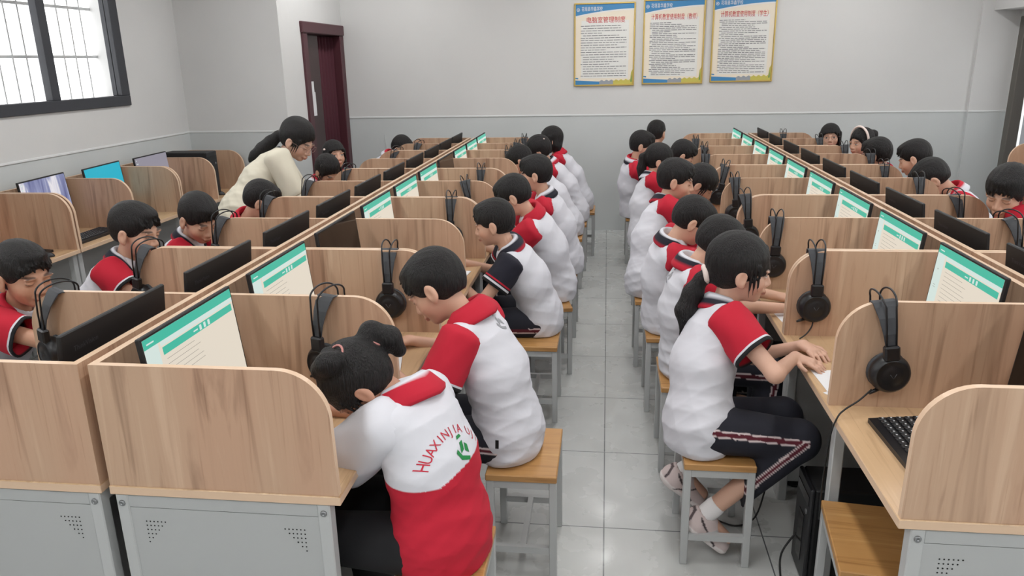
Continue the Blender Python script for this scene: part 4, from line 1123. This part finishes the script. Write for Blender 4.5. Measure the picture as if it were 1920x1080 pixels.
    # ---- shoes
    for sd, h0, kn, an, ftd in lg:
        f_ = nrm(ftd); dwn = np.array([0, 0, -1.0]) if legs != 'tucked' else nrm(np.array([0, 0, -1.0])-f_*(-f_[2])*(-1)*-1)
        dwn = nrm(np.array([0, 0, -1.0])-(np.array([0, 0, -1.0])@f_)*f_); ou = np.cross(f_, dwn)
        sc = 1.12 if adult else 1.0
        c0 = an+dwn*0.035
        Sg = Field(*[np.arange(c0[i]-0.24, c0[i]+0.24, 0.005 if legs == 'tucked' else 0.008) for i in range(3)])
        Sg.cone(an+dwn*0.012-f_*0.01, an+dwn*0.03-f_*0.015, 0.040*sc, 0.040*sc, 0.012); Sg.cone(c0, c0+f_*0.125*sc+dwn*0.008, 0.038*sc, 0.030*sc, 0.03, ou, 1.25); Sg.cone(an+f_*0.02, c0+f_*0.10, 0.034*sc, 0.026*sc, 0.02)
        Sg.cone(an, an-dwn*0.10, 0.032, 0.032, 0.004, op='cut')
        Sg.plane(dwn, dwn@(c0)+0.030)
        st = Sg.X[:, None, None]*dwn[0]+Sg.Y[None, :, None]*dwn[1]+Sg.Z[None, None, :]*dwn[2]-dwn@c0
        Sg.F = (Sg.F-0.004*(st > 0.012)).astype(np.float32)
        def scol(P):
            q = (P-c0)@dwn; c = np.tile(col3(*shoes), (len(P), 1)); c[q > 0.012] = col3(222, 214, 212)
            if shoes[0] > 150:
                x_ = (P-c0)@f_; c[(np.abs(q+0.012-0.5*(x_-0.03)) < 0.004) & (x_ > -0.02) & (x_ < 0.09)] = col3(70, 60, 62); c[(np.abs(q+0.010+0.6*(x_-0.05)) < 0.003) & (x_ > 0.0) & (x_ < 0.09)] = col3(70, 60, 62)
                c[(np.abs(x_+0.045) < 0.003) & (q < 0.01)] = col3(90, 78, 80)
            return c
        so = sdf_obj('shoe', Sg, CLOTH, body, scol, 1)
        if legs == 'tucked':
            Kg = Field(*[np.arange(an[i]-0.12, an[i]+0.12, 0.006) for i in range(3)]); Kg.cone(an-dwn*0.0, an+nrm(kn-an)*0.055, 0.035, 0.036, 0.01)
            sdf_obj('sock', Kg, CLOTH, body, lambda P: np.tile(col3(225, 222, 222), (len(P), 1)), 1)
    # ---- shirt
    Sf = Field(*[np.arange(l_, h_, h) for l_, h_ in zip(lo, hi)])
    loose = 1.15 if adult else 1.0
    hemdir = np.array([0, 0, -1.0]) if legs != 'stand' else -Us
    HB = Hp+hemdir*(0.05 if legs != 'stand' else 0.10)-Ft*0.015
    Sf.cone(HB, Hp-Fs*0.015, 0.114*k*loose, 0.110*k*loose, 0.03, Lt, 1.30); Sf.cone(Hp-Fs*0.015, Mid-Fs*0.012, 0.110*k*loose, 0.098*k, 0.05, Lt, 1.36)
    Sf.cone(Mid-Fs*0.012, Ch, 0.098*k, 0.092*k, 0.05, Lt, 1.42); Sf.cone(Ch, Nb-Us*0.055, 0.090*k, 0.058*k, 0.04, Lt, 1.55)
    Sf.cone(SL*0.86+SR*0.14, SR*0.86+SL*0.14, 0.052*k, 0.052*k, 0.04); Sf.cone(Nb-Us*0.05, Nb-Us*0.008, 0.062*k, 0.052*k, 0.03, Lt, 1.12)
    for sd, s0, el, w, fd, pn in arms: Sf.cone(s0, s0+(el-s0)*0.2, 0.040*k, 0.038*k, 0.03)
    Sf.cone(Nb+Us*0.03, Nb-Us*0.012+Fs*0.006, 0.052, 0.046, 0.006, op='cut')
    X_, Y_, Z_ = Sf.X[:, None, None], Sf.Y[None, :, None], Sf.Z[None, None, :]
    fp = (X_-Mid[0])*Fs[0]+(Y_-Mid[1])*Fs[1]+(Z_-Mid[2])*Fs[2]; lp = X_*Lt[0]+Y_*Lt[1]+Z_*Lt[2]; up = (X_-Hp[0])*Us[0]+(Y_-Hp[1])*Us[1]+(Z_-Hp[2])*Us[2]
    T_ = np.linalg.norm(sp); low = np.clip(1-up/(T_*0.75), 0.10, 1.1)
    rf = np.random.RandomState(int(abs(head[0]*991+head[1]*677)) % 100000); fold = 0
    for _ in range(7):
        cu, cl, cf = rf.uniform(18, 60), rf.uniform(-32, 32), rf.uniform(-32, 32)
        w_ = np.sin(up*cu+lp*cl+fp*cf+rf.uniform(0, 6.28)); fold = fold+0.0021*(1-2*np.abs(w_)**0.8)*(0.35+0.65*low)
    fold = -fold*0.5
    Sf.F = (Sf.F+fold).astype(np.float32)
    if legs != 'stand':
        msk = np.maximum(np.abs(X_)-0.5, np.abs(Y_)-0.5)+0*Z_ < 0
        Sf.F = np.maximum(Sf.F, (seat+0.004+0.0-Z_)+0*X_+0*Y_).astype(np.float32)
    else: Sf.plane(tuple(-Us), float(-Us@HB)+0.10)
    Sf.F[:, :, 0] = BIG
    def shcol(P):
        c = np.tile(K_WHITE if shirt != 'cream' else K_CREAM, (len(P), 1)); l_ = (P-Nb)@Lt; f_ = (P-Nb)@Fs; u_ = (P-Nb)@Us
        if shirt in ('red', 'navy', 'yoke'):
            r_ = np.sqrt((l_/1.2)**2+f_**2); 
            if 'yoke' in (shirt, ) or ho.get('yoke'): c[(u_ > -0.075) & (np.abs(l_) > 0.055) & (f_ > -0.05)] = K_RED
        if shirt == 'redlow':
            c[P[:, 2] < 0.690+0.5*np.clip(P[:, 0]+ox+0.42, 0, 0.5)] = K_RED
        if shirt == 'cream': c[(np.abs(l_) < 0.004) & (f_ > 0.02)] = K_BLACK
        return c
    sh_o = sdf_obj('blouse' if shirt == 'cream' else 'shirt', Sf, CLOTH, body, shcol, 1)
    sc = {'red': K_RED, 'yoke': K_RED, 'navy': K_NAVY, 'redlow': K_WHITE, 'cream': K_CREAM}[shirt]
    bd = {'red': [(0.016, K_WHITE), (0.009, K_BLACK)], 'yoke': [(0.016, K_WHITE), (0.009, K_BLACK)], 'navy': [(0.034, K_RED), (0.026, K_BLACK), (0.020, K_WHITE), (0.010, K_BLACK)], 'redlow': [], 'cream': []}[shirt]
    for sd, s0, el, w, fd, pn in arms:
        m_ = k*(1.15 if adult else 1.0); ln = ssl if not adult else 0.30
        if long_sleeve: ln = np.linalg.norm(el-s0)*1.0
        slv = sleeve('sleeve', s0-nrm(el-s0)*0.022+(Nb-s0)*0.12, el, 0.068*m_, (0.072*m_ if shirt == 'redlow' else 0.068*m_) if not long_sleeve else 0.052*m_, ln+0.022, sc, bd, sh_o)
        if shirt == 'redlow':
            at = slv.data.color_attributes['Col']
            for v_, d_ in zip(slv.data.vertices, at.data):
                if v_.co.z < 0.60: d_.color = (*K_RED, 1)
        if long_sleeve: sleeve('cuff', el-nrm(w-el)*0.02, w, 0.052*m_, 0.042*m_, np.linalg.norm(w-el)*0.75, sc, [], sh_o)
    CC = {'red': K_RED, 'navy': K_NAVY, 'white': K_WHITE, 'black': K_BLACK, 'cream': K_CREAM}
    collar('collar', Nb-Us*0.006, nrm(Us*0.8+(hc-Nb)*2.0), nrm(np.cross(Lt, nrm(Us*0.8+(hc-Nb)*2.0))), Lt, ho_.get('ck', 1.06) if not adult else 1.0, [CC[q] for q in collar_cols], sh_o)
    return dict(body=body, shirt=sh_o, hair=hair_o, H=lambda x, y, z: Vector(H(x, y, z)), Nb=Nb, Us=Us, Fs=Fs, Lt=Lt, Hp=Hp, fr=fr, hk=hk, T=T_)
import time as _t
T0_ = _t.time()
PEOPLE = {}
def M_hands(x, y, dy=0.09, z=0.742, az=180, dx=0.0):
    """both wrists resting on a worktop, fingers pointing inwards and forwards"""
    f = -1 if az == 180 else 1
    L_ = -1 if az == 180 else 1
    return {'L': ((x+f*dx, y+L_*dy, z), (f*0.8, -L_*0.55, -0.10)), 'R': ((x, y-L_*dy, z), (f*0.8, L_*0.55, -0.10))}
def pupil(key, label, side, seat_y, head, gaze, **kw):
    hipx, wx, az = {'M': (-0.30, -0.745, 180), 'R': (0.38, 0.775, 0), 'P': (-2.27, -1.83, 0), 'S': (2.31, 1.88, 180)}[side]
    hipx = kw.pop('hipx', hipx); wx = kw.pop('wx', wx); az = kw.pop('az', az); hy = kw.pop('hipy', seat_y)
    hn = kw.pop('hands', None) or M_hands(wx, seat_y, kw.pop('dy', 0.08), az=180 if abs(az) > 90 else 0)
    kw.setdefault('h', 0.0045 if seat_y < 3.3 else (0.006 if seat_y < 4.6 else 0.0075))
    PEOPLE[key] = person(label, (hipx, hy), head, gaze, az, hands=hn, **kw)
    st = kw.get('stool', None)
GIRL_TAIL = [[(-0.095, 0, 0.03, 0.028), (-0.125, 0, 0.0, 0.030), (-0.135, 0, -0.07, 0.030), (-0.125, 0, -0.15, 0.020)]]
# --- left island, aisle side (backs towards the aisle)
pupil('M1', 'pupil with two hair buns bent over the nearest desk, white and red shirt with lettering', 'M', 1.90, (-0.662, 1.865, 0.915), (194, 60, 0), hipx=-0.455, hipy=1.83, hair='bun', shirt='redlow', collar_cols=('white', 'red', 'red', 'red', 'red'), legs='front', az=166, ssl=0.24, hands={'L': ((-0.90, 1.93, 0.755), (-0.8, 0.3, -0.1), None, (0.1, 0.1, -1.0)), 'R': ((-0.90, 2.06, 0.745), (-0.8, -0.4, -0.1))},
      hair_opts=dict(bun=True, ck=1.25, tails=[[(-0.060, 0.060, 0.085, 0.026), (-0.040, 0.070, 0.108, 0.030), (-0.010, 0.045, 0.112, 0.026), (-0.050, 0.030, 0.112, 0.022)], [(-0.095, -0.030, 0.035, 0.030), (-0.128, -0.045, 0.030, 0.034), (-0.135, -0.050, -0.020, 0.034), (-0.115, -0.055, -0.060, 0.022)]]),
      shoulder=0.142, wide=1.12, h=0.0042, skin=(190, 140, 116), bottom=(16, 16, 20))
pupil('M2', 'boy with shaved nape leaning over his desk, red collar, white shirt with red sleeves', 'M', 2.50, (-0.585, 2.50, 1.005), (176, 38, -6), hipx=-0.345, hipy=2.46, hair='short', shirt='red', collar_cols=('red', 'red', 'red', 'red', 'red'), hs=1.10, wide=1.05, shoulder=0.150, az=170, hair_opts=dict(ck=1.25),
      hands={'R': ((-0.735, 2.66, 0.742), (-0.75, -0.6, -0.1)), 'L': ((-0.72, 2.36, 0.742), (-0.8, 0.5, -0.1))}, h=0.0042, ssl=0.16)
pupil('M3', 'boy with navy sleeve and navy collar writing in profile beside the aisle', 'M', 3.74, (-0.548, 3.66, 0.99), (178, 14, 0), hipx=-0.34, hair='short', shirt='navy', collar_cols=('white', 'navy', 'navy', 'red'), hs=1.0, h=0.005,
      hands={'R': ((-0.76, 3.84, 0.742), (-0.8, -0.4, -0.1)), 'L': ((-0.74, 3.56, 0.742), (-0.85, 0.3, -0.1))}, hair_opts=dict(fringe=-0.010))
pupil('M4', 'boy with thick hair and plain white back, seated behind the boy in navy sleeves', 'M', 4.33, (-0.515, 4.20, 1.03), (178, 30, 0), hipx=-0.30, shirt='red', collar_cols=('red', 'red', 'red', 'red'), wide=1.06, hair_opts=dict(spike=0.010))
pupil('M5', 'boy sitting upright with navy-edged white collar and one red sleeve towards the aisle', 'M', 4.90, (-0.448, 4.82, 1.065), (178, 8, 0), hipx=-0.27, shirt='yoke', collar_cols=('white', 'white', 'navy', 'navy'), wide=1.02, hs=1.02)
pupil('M6', 'dark-haired pupil bowed low between two upright pupils, left island aisle side', 'M', 6.02, (-0.675, 6.00, 1.0), (180, 35, 0), shirt='red', collar_cols=('red', 'white'))
pupil('M7', 'girl with pale clips in black hair and a red sleeve, aisle side of left island', 'M', 6.56, (-0.575, 6.50, 1.02), (180, 25, 0), hipx=-0.27, hair='bun', shirt='yoke', collar_cols=('navy', 'white', 'red'), hair_opts=dict(tails=[], thick=0.02))
pupil('M8', 'girl with long black hair and red collar, farthest along the left side of the aisle', 'M', 7.08, (-0.505, 7.05, 1.055), (180, 10, 0), hipx=-0.24, hair='long', shirt='yoke', collar_cols=('red', 'red', 'red'), hair_opts=dict(cover_ears=True))
# --- right island, aisle side
pupil('R1', 'girl with a long ponytail and striped trousers, nearest pupil on the right of the aisle', 'R', 2.58, (0.478, 2.68, 1.035), (0, 8, 0), hipx=0.36, hipy=2.56, az=3, hair='ponytail', shirt='red', collar_cols=('white', 'white', 'navy', 'navy', 'red'), legs='tucked', hs=1.08, h=0.0042, wide=1.06, eyes='open', shoes=(206, 190, 188), skin=(206, 164, 142),
      hands={'R': ((0.665, 2.58, 0.745), (0.75, -0.45, -0.12), None, (0.3, -0.9, -0.5)), 'L': ((0.72, 2.70, 0.745), (0.45, -0.85, -0.08))}, ssl=0.15,
      hair_opts=dict(tails=[[(-0.090, 0.0, -0.03, 0.030), (-0.034, 0.0, -0.022, 0.022), (-0.060, 0.0, -0.075, 0.034), (-0.085, -0.01, -0.14, 0.034), (-0.090, -0.01, -0.20, 0.015)]], fringe=0.012, world_tail=True))
pupil('R2', 'short-haired pupil almost hidden behind the girl with the long ponytail', 'R', 3.22, (0.478, 3.20, 1.0), (0, 40, 0), shirt='red', collar_cols=('white', 'navy', 'red'), h=0.005)
pupil('R3', 'boy bowing his head, navy and white striped collar, third along the right aisle side', 'R', 3.82, (0.425, 3.74, 0.99), (2, 34, 0), hipx=0.33, shirt='red', collar_cols=('white', 'navy', 'navy', 'red'), ssl=0.15, wide=1.04, h=0.005)
pupil('R4', 'boy with high cropped hair and black-and-white collar sitting upright beside the right island', 'R', 4.43, (0.412, 4.56, 1.065), (-8, 12, 0), hipx=0.26, shirt='yoke', collar_cols=('white', 'navy', 'navy', 'red'), hs=1.06, wide=1.05, h=0.005)
pupil('R5', 'black-haired pupil with face bent to the desk, past the boy with cropped hair', 'R', 5.02, (0.600, 4.93, 0.985), (-10, 40, 0), shirt='red', collar_cols=('red', 'white'), hair='bun', hair_opts=dict(tails=[]))
pupil('R6', 'girl with a hanging ponytail and red sleeve, right island aisle side near the back', 'R', 5.62, (0.392, 5.72, 1.035), (-4, 12, 0), hipx=0.30, hair='ponytail', shirt='yoke', collar_cols=('white', 'navy', 'white'), hair_opts=dict(world_tail=True, tails=[[(-0.10, 0, 0.02, 0.026), (-0.03, 0, -0.02, 0.03), (-0.04, 0, -0.10, 0.034), (-0.035, 0, -0.21, 0.020)]]))
pupil('R7', 'dark-haired pupil whose head shows just over the partition beside the hanging ponytail', 'R', 6.20, (0.605, 6.22, 1.01), (0, 30, 0), shirt='red', collar_cols=('red', 'white'))
pupil('R8', 'boy in loose white shirt on the stool nearest the back wall side of the aisle', 'R', 6.78, (0.305, 6.68, 1.04), (-5, 15, 0), hipx=0.27, shirt='yoke', collar_cols=('red', 'white', 'navy'), wide=1.12, hs=1.04)
pupil('R9', 'farthest pupil on the right of the aisle, only dark hair showing', 'R', 7.34, (0.470, 7.45, 1.075), (60, 5, 0), shirt='red', collar_cols=('red', 'white'))
# --- left island, window side
pupil('P1', 'smiling boy with red and navy collar at the left edge, looking towards his screen', 'P', 2.53, (-2.165, 2.52, 1.020), (-18, 12, 0), hipx=-2.46, shirt='red', collar_cols=('red', 'red', 'navy', 'navy'), hs=1.08, h=0.0045, skin=(190, 142, 116), wide=1.08)
pupil('P2', 'boy with thick black hair, navy collar edged white, red sleeve, second along the window side', 'P', 3.14, (-2.125, 3.18, 1.045), (-2, 14, 0), hipx=-2.36, shirt='red', collar_cols=('white', 'navy', 'navy', 'navy', 'red'), hs=1.10, h=0.0045, hair_opts=dict(spike=0.014), wide=1.08)
pupil('P3', 'boy looking down with red shoulders and navy and white collar, between two headsets', 'P', 3.74, (-2.085, 3.66, 1.005), (-28, 30, 0), hipx=-2.33, shirt='yoke', collar_cols=('white', 'navy', 'navy', 'red'), hs=1.10, h=0.005)
pupil('P4', 'pupil seen from behind with round black hair and red collar, below the teacher', 'P', 4.33, (-1.99, 4.20, 1.0), (20, 30, 0), hipx=-2.26, shirt='red', collar_cols=('red', 'red'), h=0.005)
pupil('P5', 'girl with pulled-back hair looking down beneath the teacher', 'P', 5.46, (-2.035, 5.42, 1.0), (-35, 38, 0), hair='bun', shirt='red', collar_cols=('red', 'white'), hair_opts=dict(tails=[], bangs=False), hipx=-2.26, h=0.006)
pupil('P6', 'girl with a long fringe and pale clip in her hair looking right beside the doorway', 'P', 6.02, (-2.20, 6.05, 1.045), (-48, -6, 0), hair='long', shirt='red', collar_cols=('red', 'white'), hipx=-2.36, eyes='open', h=0.006, hair_opts=dict(fringe=-0.022))
pupil('P7', 'pupil with bent black-haired head behind the farthest window-side headset', 'P', 7.08, (-1.88, 6.95, 0.995), (-10, 45, 0), shirt='red', collar_cols=('red', 'white'))
# --- right island, far side
pupil('S1', 'girl with glasses and black bob haircut facing the camera by the back wall', 'S', 7.34, (2.02, 7.34, 1.035), (255, -4, -4), hipx=2.22, hair='long', shirt='red', collar_cols=('white', 'red'), eyes='open', hair_opts=dict(cover_ears=True, fringe=-0.022), h=0.006)
pupil('S2', 'girl with a white hairband and high ponytail near the back wall', 'S', 6.78, (2.16, 6.92, 1.03), (205, 6, 0), hipx=2.35, hair='ponytail', shirt='red', collar_cols=('white', 'red'), eyes='open', h=0.006, hair_opts=dict(bangs=False, tails=[[(-0.09, 0, 0.07, 0.028), (-0.13, 0, 0.05, 0.034), (-0.15, 0, -0.04, 0.028), (-0.14, 0, -0.12, 0.014)]]))
pupil('S3', 'boy seen from behind with ear showing, in front of the girl with the hairband', 'S', 6.20, (1.995, 6.02, 1.035), (145, 14, 0), hipx=2.25, shirt='red', collar_cols=('red', 'white'), hs=1.05)
pupil('S4', 'boy with smooth black hair turned away, against the plain back wall', 'S', 5.62, (2.14, 5.68, 1.05), (150, 22, 0), hipx=2.40, shirt='red', collar_cols=('red', 'white'), hs=1.06)
pupil('S5', 'pupil whose round black head shows above the partition beside the boy with smooth hair', 'S', 5.02, (2.02, 5.05, 0.995), (165, 50, 0), hipx=2.35, shirt='red', collar_cols=('red', 'white'), hs=1.08)
pupil('S6', 'boy with bowl-cut fringe looking down at the right edge of the room', 'S', 3.83, (1.975, 4.03, 1.085), (224, 24, 6), hipx=2.30, shirt='red', collar_cols=('white', 'red', 'red'), hs=1.10, h=0.0045, hair_opts=dict(fringe=-0.012, thick=0.016))
# --- teacher
def teacher():
    PEOPLE['T'] = person('woman in a cream blouse with a long dark ponytail bending over the pupils', (-2.43, 4.88, 0.80), (-2.09, 5.06, 1.265), (-6, 34, 0), 10, hair='teacher', shirt='cream', collar_cols=('black', 'cream'),
      hands={'L': ((-1.95, 5.30, 0.76), (0.8, -0.2, -0.2)), 'R': ((-1.93, 5.02, 0.76), (0.8, 0.3, -0.2))}, group=None, adult=True, legs='stand', long_sleeve=True, eyes='down', hs=1.20, h=0.006, bottom=(60, 62, 70), skin=(206, 166, 146), wide=0.88,
      hair_opts=dict(bangs=False, cover_ears=True, thick=0.014, world_tail=True, tails=[[(-0.080, 0, -0.015, 0.034), (-0.045, -0.01, -0.01, 0.028), (-0.10, -0.02, -0.05, 0.036), (-0.16, -0.03, -0.10, 0.040), (-0.22, -0.03, -0.145, 0.034), (-0.26, -0.03, -0.17, 0.016)]]))
teacher()
print('people seconds', _t.time()-T0_)
for k_, (x, y, rz, lb) in enumerate([(-0.435, 1.80, 0, 'oak-topped stool under the pupil with two hair buns'), (-0.27, 2.45, 0, 'oak-topped stool under the boy with shaved nape'),
        (-0.345, 3.66, 0, 'oak-topped stool under the boy with navy sleeves'), (-0.33, 4.26, 0.2, 'oak-topped stool jutting into the aisle under the boy behind the navy-sleeved one'),
        (-0.30, 4.90, 0, 'stool under the upright boy with navy-edged collar'), (-0.30, 6.02, 0, 'stool under the pupil bowed low, aisle side'), (-0.28, 6.56, 0, 'stool under the girl with pale hair clips'),
        (-0.22, 7.10, 0, 'farthest stool on the left of the aisle, grey legs showing against the wall')]):
    stool(x, y, rz, lb, 'stools along the left of the aisle')
for (x, y, rz, lb) in [(0.407, 2.58, 0, 'oak-topped stool under the girl with the long ponytail'), (0.37, 3.22, 0, 'stool behind the girl with the long ponytail'), (0.335, 3.82, 0, 'stool under the boy bowing his head, right of the aisle'),
        (0.30, 4.43, 0, 'stool with wooden edge in the aisle under the boy with cropped hair'), (0.38, 5.02, 0, 'stool beside the boy with cropped hair, towards the back'), (0.32, 5.62, 0, 'stool under the girl with the hanging ponytail'),
        (0.38, 6.20, 0, 'stool beside the hanging-ponytail girl, nearer the back wall'), (0.30, 6.82, 0, 'far stool under the boy in the loose white shirt'), (0.40, 7.36, 0, 'stool under the farthest pupil on the right of the aisle')]:
    stool(x, y, rz, lb, 'stools along the right of the aisle')
stool(0.79, 2.02-0.0, -0.12, 'empty oak-topped stool pushed under the near right worktop', None)
for k, y in ((1, 2.53), (2, 3.14), (3, 3.74), (4, 4.33), (6, 5.46), (7, 6.02), (9, 7.08)):
    stool(-2.33, y, 0, 'stool on the window side of the left island, %s booth' % ORD[k], 'stools on the window side')
for k, y in ((3, 3.83), (5, 5.02), (6, 5.62), (7, 6.20), (8, 6.78), (9, 7.34)):
    stool(2.33, y, 0, 'stool on the far side of the right island, %s booth' % ORD[k], 'stools on the far side of the right island')
# ------------------------------------------------------------------ things worn by people
def bvh(o):
    me = o.data; return BVHTree.FromPolygons([v.co+o.matrix_local.translation*0 for v in me.vertices], [list(p.vertices) for p in me.polygons])
def decal(name, parts, surf, base, m, origin, eu, ev, off=0.0016, parent=None):
    """flat artwork (list of (verts2d, faces)) pressed on to a cloth surface; origin etc. in the wearer's coordinates"""
    T_ = bvh(surf); eu = Vector(eu).normalized(); nv = eu.cross(Vector(ev)).normalized(); ev = nv.cross(eu).normalized(); O = Vector(origin); q = MB()
    for vs, fs in parts:
        out = []
        for v in vs:
            p = O+eu*v[0]+ev*v[1]; hit = T_.ray_cast(p+nv*0.35, -nv)
            out.append(hit[0]+nv*off if hit[0] is not None else p)
        q.add(out, fs, 0)
    return q.build(name, m, parent or surf, fix=False)
def place2d(vs, ang, x, y, k=1.0):
    c, s = math.cos(ang), math.sin(ang); return [(x+k*(v[0]*c-v[1]*s), y+k*(v[0]*s+v[1]*c)) for v in vs]
RED_INK = mat('red_print', rgb(190, 30, 56), 0.7); GRN_INK = mat('green_print', rgb(30, 130, 66), 0.7); GRY_INK = mat('grey_print', rgb(150, 152, 156), 0.7)
def subdiv(vs, fs, n=1):
    bm = bmesh.new(); bvs = [bm.verts.new((v[0], v[1], 0)) for v in vs]
    for f in fs:
        try: bm.faces.new([bvs[i] for i in f])
        except ValueError: pass
    bmesh.ops.triangulate(bm, faces=bm.faces)
    for _ in range(n): bmesh.ops.subdivide_edges(bm, edges=[e for e in bm.edges if e.calc_length() > 0.004], cuts=1, use_grid_fill=True)
    bmesh.ops.triangulate(bm, faces=bm.faces); bm.verts.index_update()
    r = ([(v.co.x, v.co.y) for v in bm.verts], [[v.index for v in f.verts] for f in bm.faces]); bm.free(); return r
EMB = [([(0.0, 0.0), (0.011, 0.004), (0.016, 0.020), (0.006, 0.018)], [(0, 1, 2, 3)]), ([(-0.012, 0.004), (-0.006, -0.010), (0.016, -0.018), (0.020, -0.012), (0.0, -0.004), (-0.006, 0.010)], [(0, 1, 4, 5), (1, 2, 3, 4)]), ([(0.005, 0.024), (0.020, 0.026), (0.018, 0.031), (0.008, 0.030)], [(0, 1, 2, 3)]), ([(0.013, 0.001), (0.022, -0.006), (0.026, 0.008), (0.019, 0.014)], [(0, 1, 2, 3)])]
# lettering on the back of the nearest pupil: wearer faces about -X, letters run up the back in an arc
p = PEOPLE['M1']; body = p['body']; bx, by = body.location.x, body.location.y
def at(o, x, y, z): return (x-o.location.x, y-o.location.y, z)
parts = []
eu, ev = Vector((0.80, 0.0, -0.60)), Vector((0.45, 0.75, 0.60))
LET = 'HUAXINJIA UJI'; n_ = len(LET)
nn = Vector(p['Us']); bk = -Vector(p['Fs']); lt = Vector(p['Lt'])
O_ = Vector(p['Hp'])+Vector(p['Us'])*p['T']*0.62+Vector(p['Lt'])*0.035
for i, ch in enumerate(LET):
    if ch == ' ': continue
    a_ = (i-(n_-1)/2)*(-0.165)+PI/2; rad = 0.118
    vs, fs = text_mesh(ch, 0.033, 'CENTER'); vs, fs = subdiv(vs, fs, 2)
    parts.append((place2d(vs, a_-PI/2, rad*math.cos(a_), rad*math.sin(a_)-0.085), fs))
decal('back_lettering', parts, p['shirt'], body, RED_INK, O_, -lt, nn)
decal('back_emblem', [(place2d(v, 0, 0.0, -0.02, 1.5), f) for v, f in [subdiv(v, f, 2) for v, f in EMB]], p['shirt'], body, GRN_INK, O_, -lt, nn)
for kk, (uu, ll) in {'M2': (0.86, 0.0), 'R2': (0.86, 0.0)}.items():
    q_ = PEOPLE[kk]; O2 = Vector(q_['Hp'])+Vector(q_['Us'])*q_['T']*uu+Vector(q_['Lt'])*ll
    decal('back_emblem', [(place2d(v, 0, 0.0, 0.0, 1.35), f) for v, f in [subdiv(v, f, 2) for v, f in EMB]], q_['shirt'], q_['body'], GRY_INK, O2, -Vector(q_['Lt']), Vector(q_['Us']))
q_ = PEOPLE['M2']; O2 = Vector(q_['Hp'])+Vector(q_['Us'])*0.02+Vector((0, 0, 0))
decal('side_label', [subdiv([(-0.006, -0.014), (0.006, -0.014), (0.006, 0.014), (-0.006, 0.014)], [(0, 1, 2, 3)], 2)], q_['shirt'], q_['body'], WIRE, O2, (1, 0.0, 0), (0, 0, 1), 0.002)
def child_tube(key, name, pts, r, m, closed=False):
    o = PEOPLE[key]; q = MB(); P_ = [o['H'](*x) for x in pts]; q.tube(P_, r, 7); return q.build(name, m, o['hair'] if name not in ('glasses',) else o['body'])
CLIP = mat('pale_hair_clip', rgb(232, 214, 206), 0.4); SCR = mat('white_scrunchie', rgb(222, 208, 200), 0.8); PINKC = mat('pink_hair_tie', rgb(190, 130, 124), 0.7); GLS = mat('thin_glasses_frame', rgb(150, 120, 110), 0.3, 0.6)
def ring(c, n_, r, k=16): 
    a = Vector(n_).normalized(); u = a.orthogonal().normalized(); w = a.cross(u); return [tuple(Vector(c)+u*r*math.cos(2*PI*i/k)+w*r*math.sin(2*PI*i/k)) for i in range(k+1)]
child_tube('R1', 'scrunchie', ring((-0.108, 0, -0.035), (-1, 0, -0.35), 0.024), 0.011, SCR)
child_tube('T', 'hair_tie', ring((-0.105, 0, 0.0), (-1, 0, 0.1), 0.030), 0.006, CLIP)
child_tube('M1', 'hair_tie', ring((-0.066, 0.048, 0.098), (-0.2, 0.5, 0.8), 0.026), 0.003, PINKC)
child_tube('M1', 'hair_tie', ring((-0.112, -0.037, 0.02), (-1, -0.3, 0.0), 0.032), 0.003, PINKC)
for k_, lst in (('M7', [(-0.09, 0.05, 0.07), (-0.105, 0.0, 0.06), (-0.10, -0.04, 0.055)]), ('P6', [(0.02, -0.09, 0.05)])):
    for c in lst:
        o = PEOPLE[k_]; q = MB(); q.lathe([(0, -0.008), (0.008, -0.005), (0.010, 0), (0.008, 0.005), (0, 0.008)], o['H'](*c), (0, 0, 1), 10); q.build('hair_clip', CLIP, o['hair'])
arc_ = [(0.012-0.035*math.cos(PI*i/14)*0, 0.100*math.cos(PI*i/14), 0.028+0.106*math.sin(PI*i/14)) for i in range(15)]
child_tube('S2', 'hairband', arc_, 0.010, CLIP)
for k_ in ('S1', 'T'):
    o = PEOPLE[k_]; q = MB()
    for y in (-1, 1):
        c = (0.100, y*0.032, -0.006); rr = [o['H'](c[0]-abs(math.cos(a))*0.003, c[1]+0.024*math.cos(a), c[2]+0.018*math.sin(a)) for a in [2*PI*i/18 for i in range(19)]]
        q.tube(rr, 0.0012, 6); q.tube([o['H'](0.096, y*0.055, 0.0), o['H'](0.05, y*0.080, 0.0), o['H'](-0.005, y*0.084, 0.0)], 0.0012, 6)
    q.tube([o['H'](0.102, -0.009, 0.0), o['H'](0.104, 0, 0.002), o['H'](0.102, 0.009, 0.0)], 0.0012, 6)
    q.build('glasses', GLS, o['body'])
# ------------------------------------------------------------------ papers and books
def sheet(x, y, rz, label, w=0.19, l=0.26, t=0.004, name='exercise_book', cat='book', m=WHITE, z=ZT):
    q = MB(); q.box(-w/2, w/2, -l/2, l/2, 0, t, 0, 0.0008); o = q.build(name, m); o.location = (x, y, z+0.0003); o.rotation_euler = (0, 0, rz); tag(o, label, cat); return o
sheet(-0.80, 2.40, 0.2, 'open white exercise book under the arms of the boy with shaved nape')
sheet(-0.79, 3.62, -0.1, 'white exercise book at the elbow of the boy with navy sleeves')
sheet(0.80, 2.42, 0.05, 'white sheet on the worktop beside the ponytail girl\'s hand', 0.17, 0.24, 0.001, 'paper_sheet', 'paper')
sheet(0.80, 3.10, 0.1, 'white sheet on the worktop behind the ponytail girl', 0.17, 0.24, 0.001, 'paper_sheet', 'paper')
sheet(0.735, 2.335, 0.6, 'small white slip by the partition foot at the near right worktop edge', 0.04, 0.06, 0.001, 'paper_slip', 'paper')
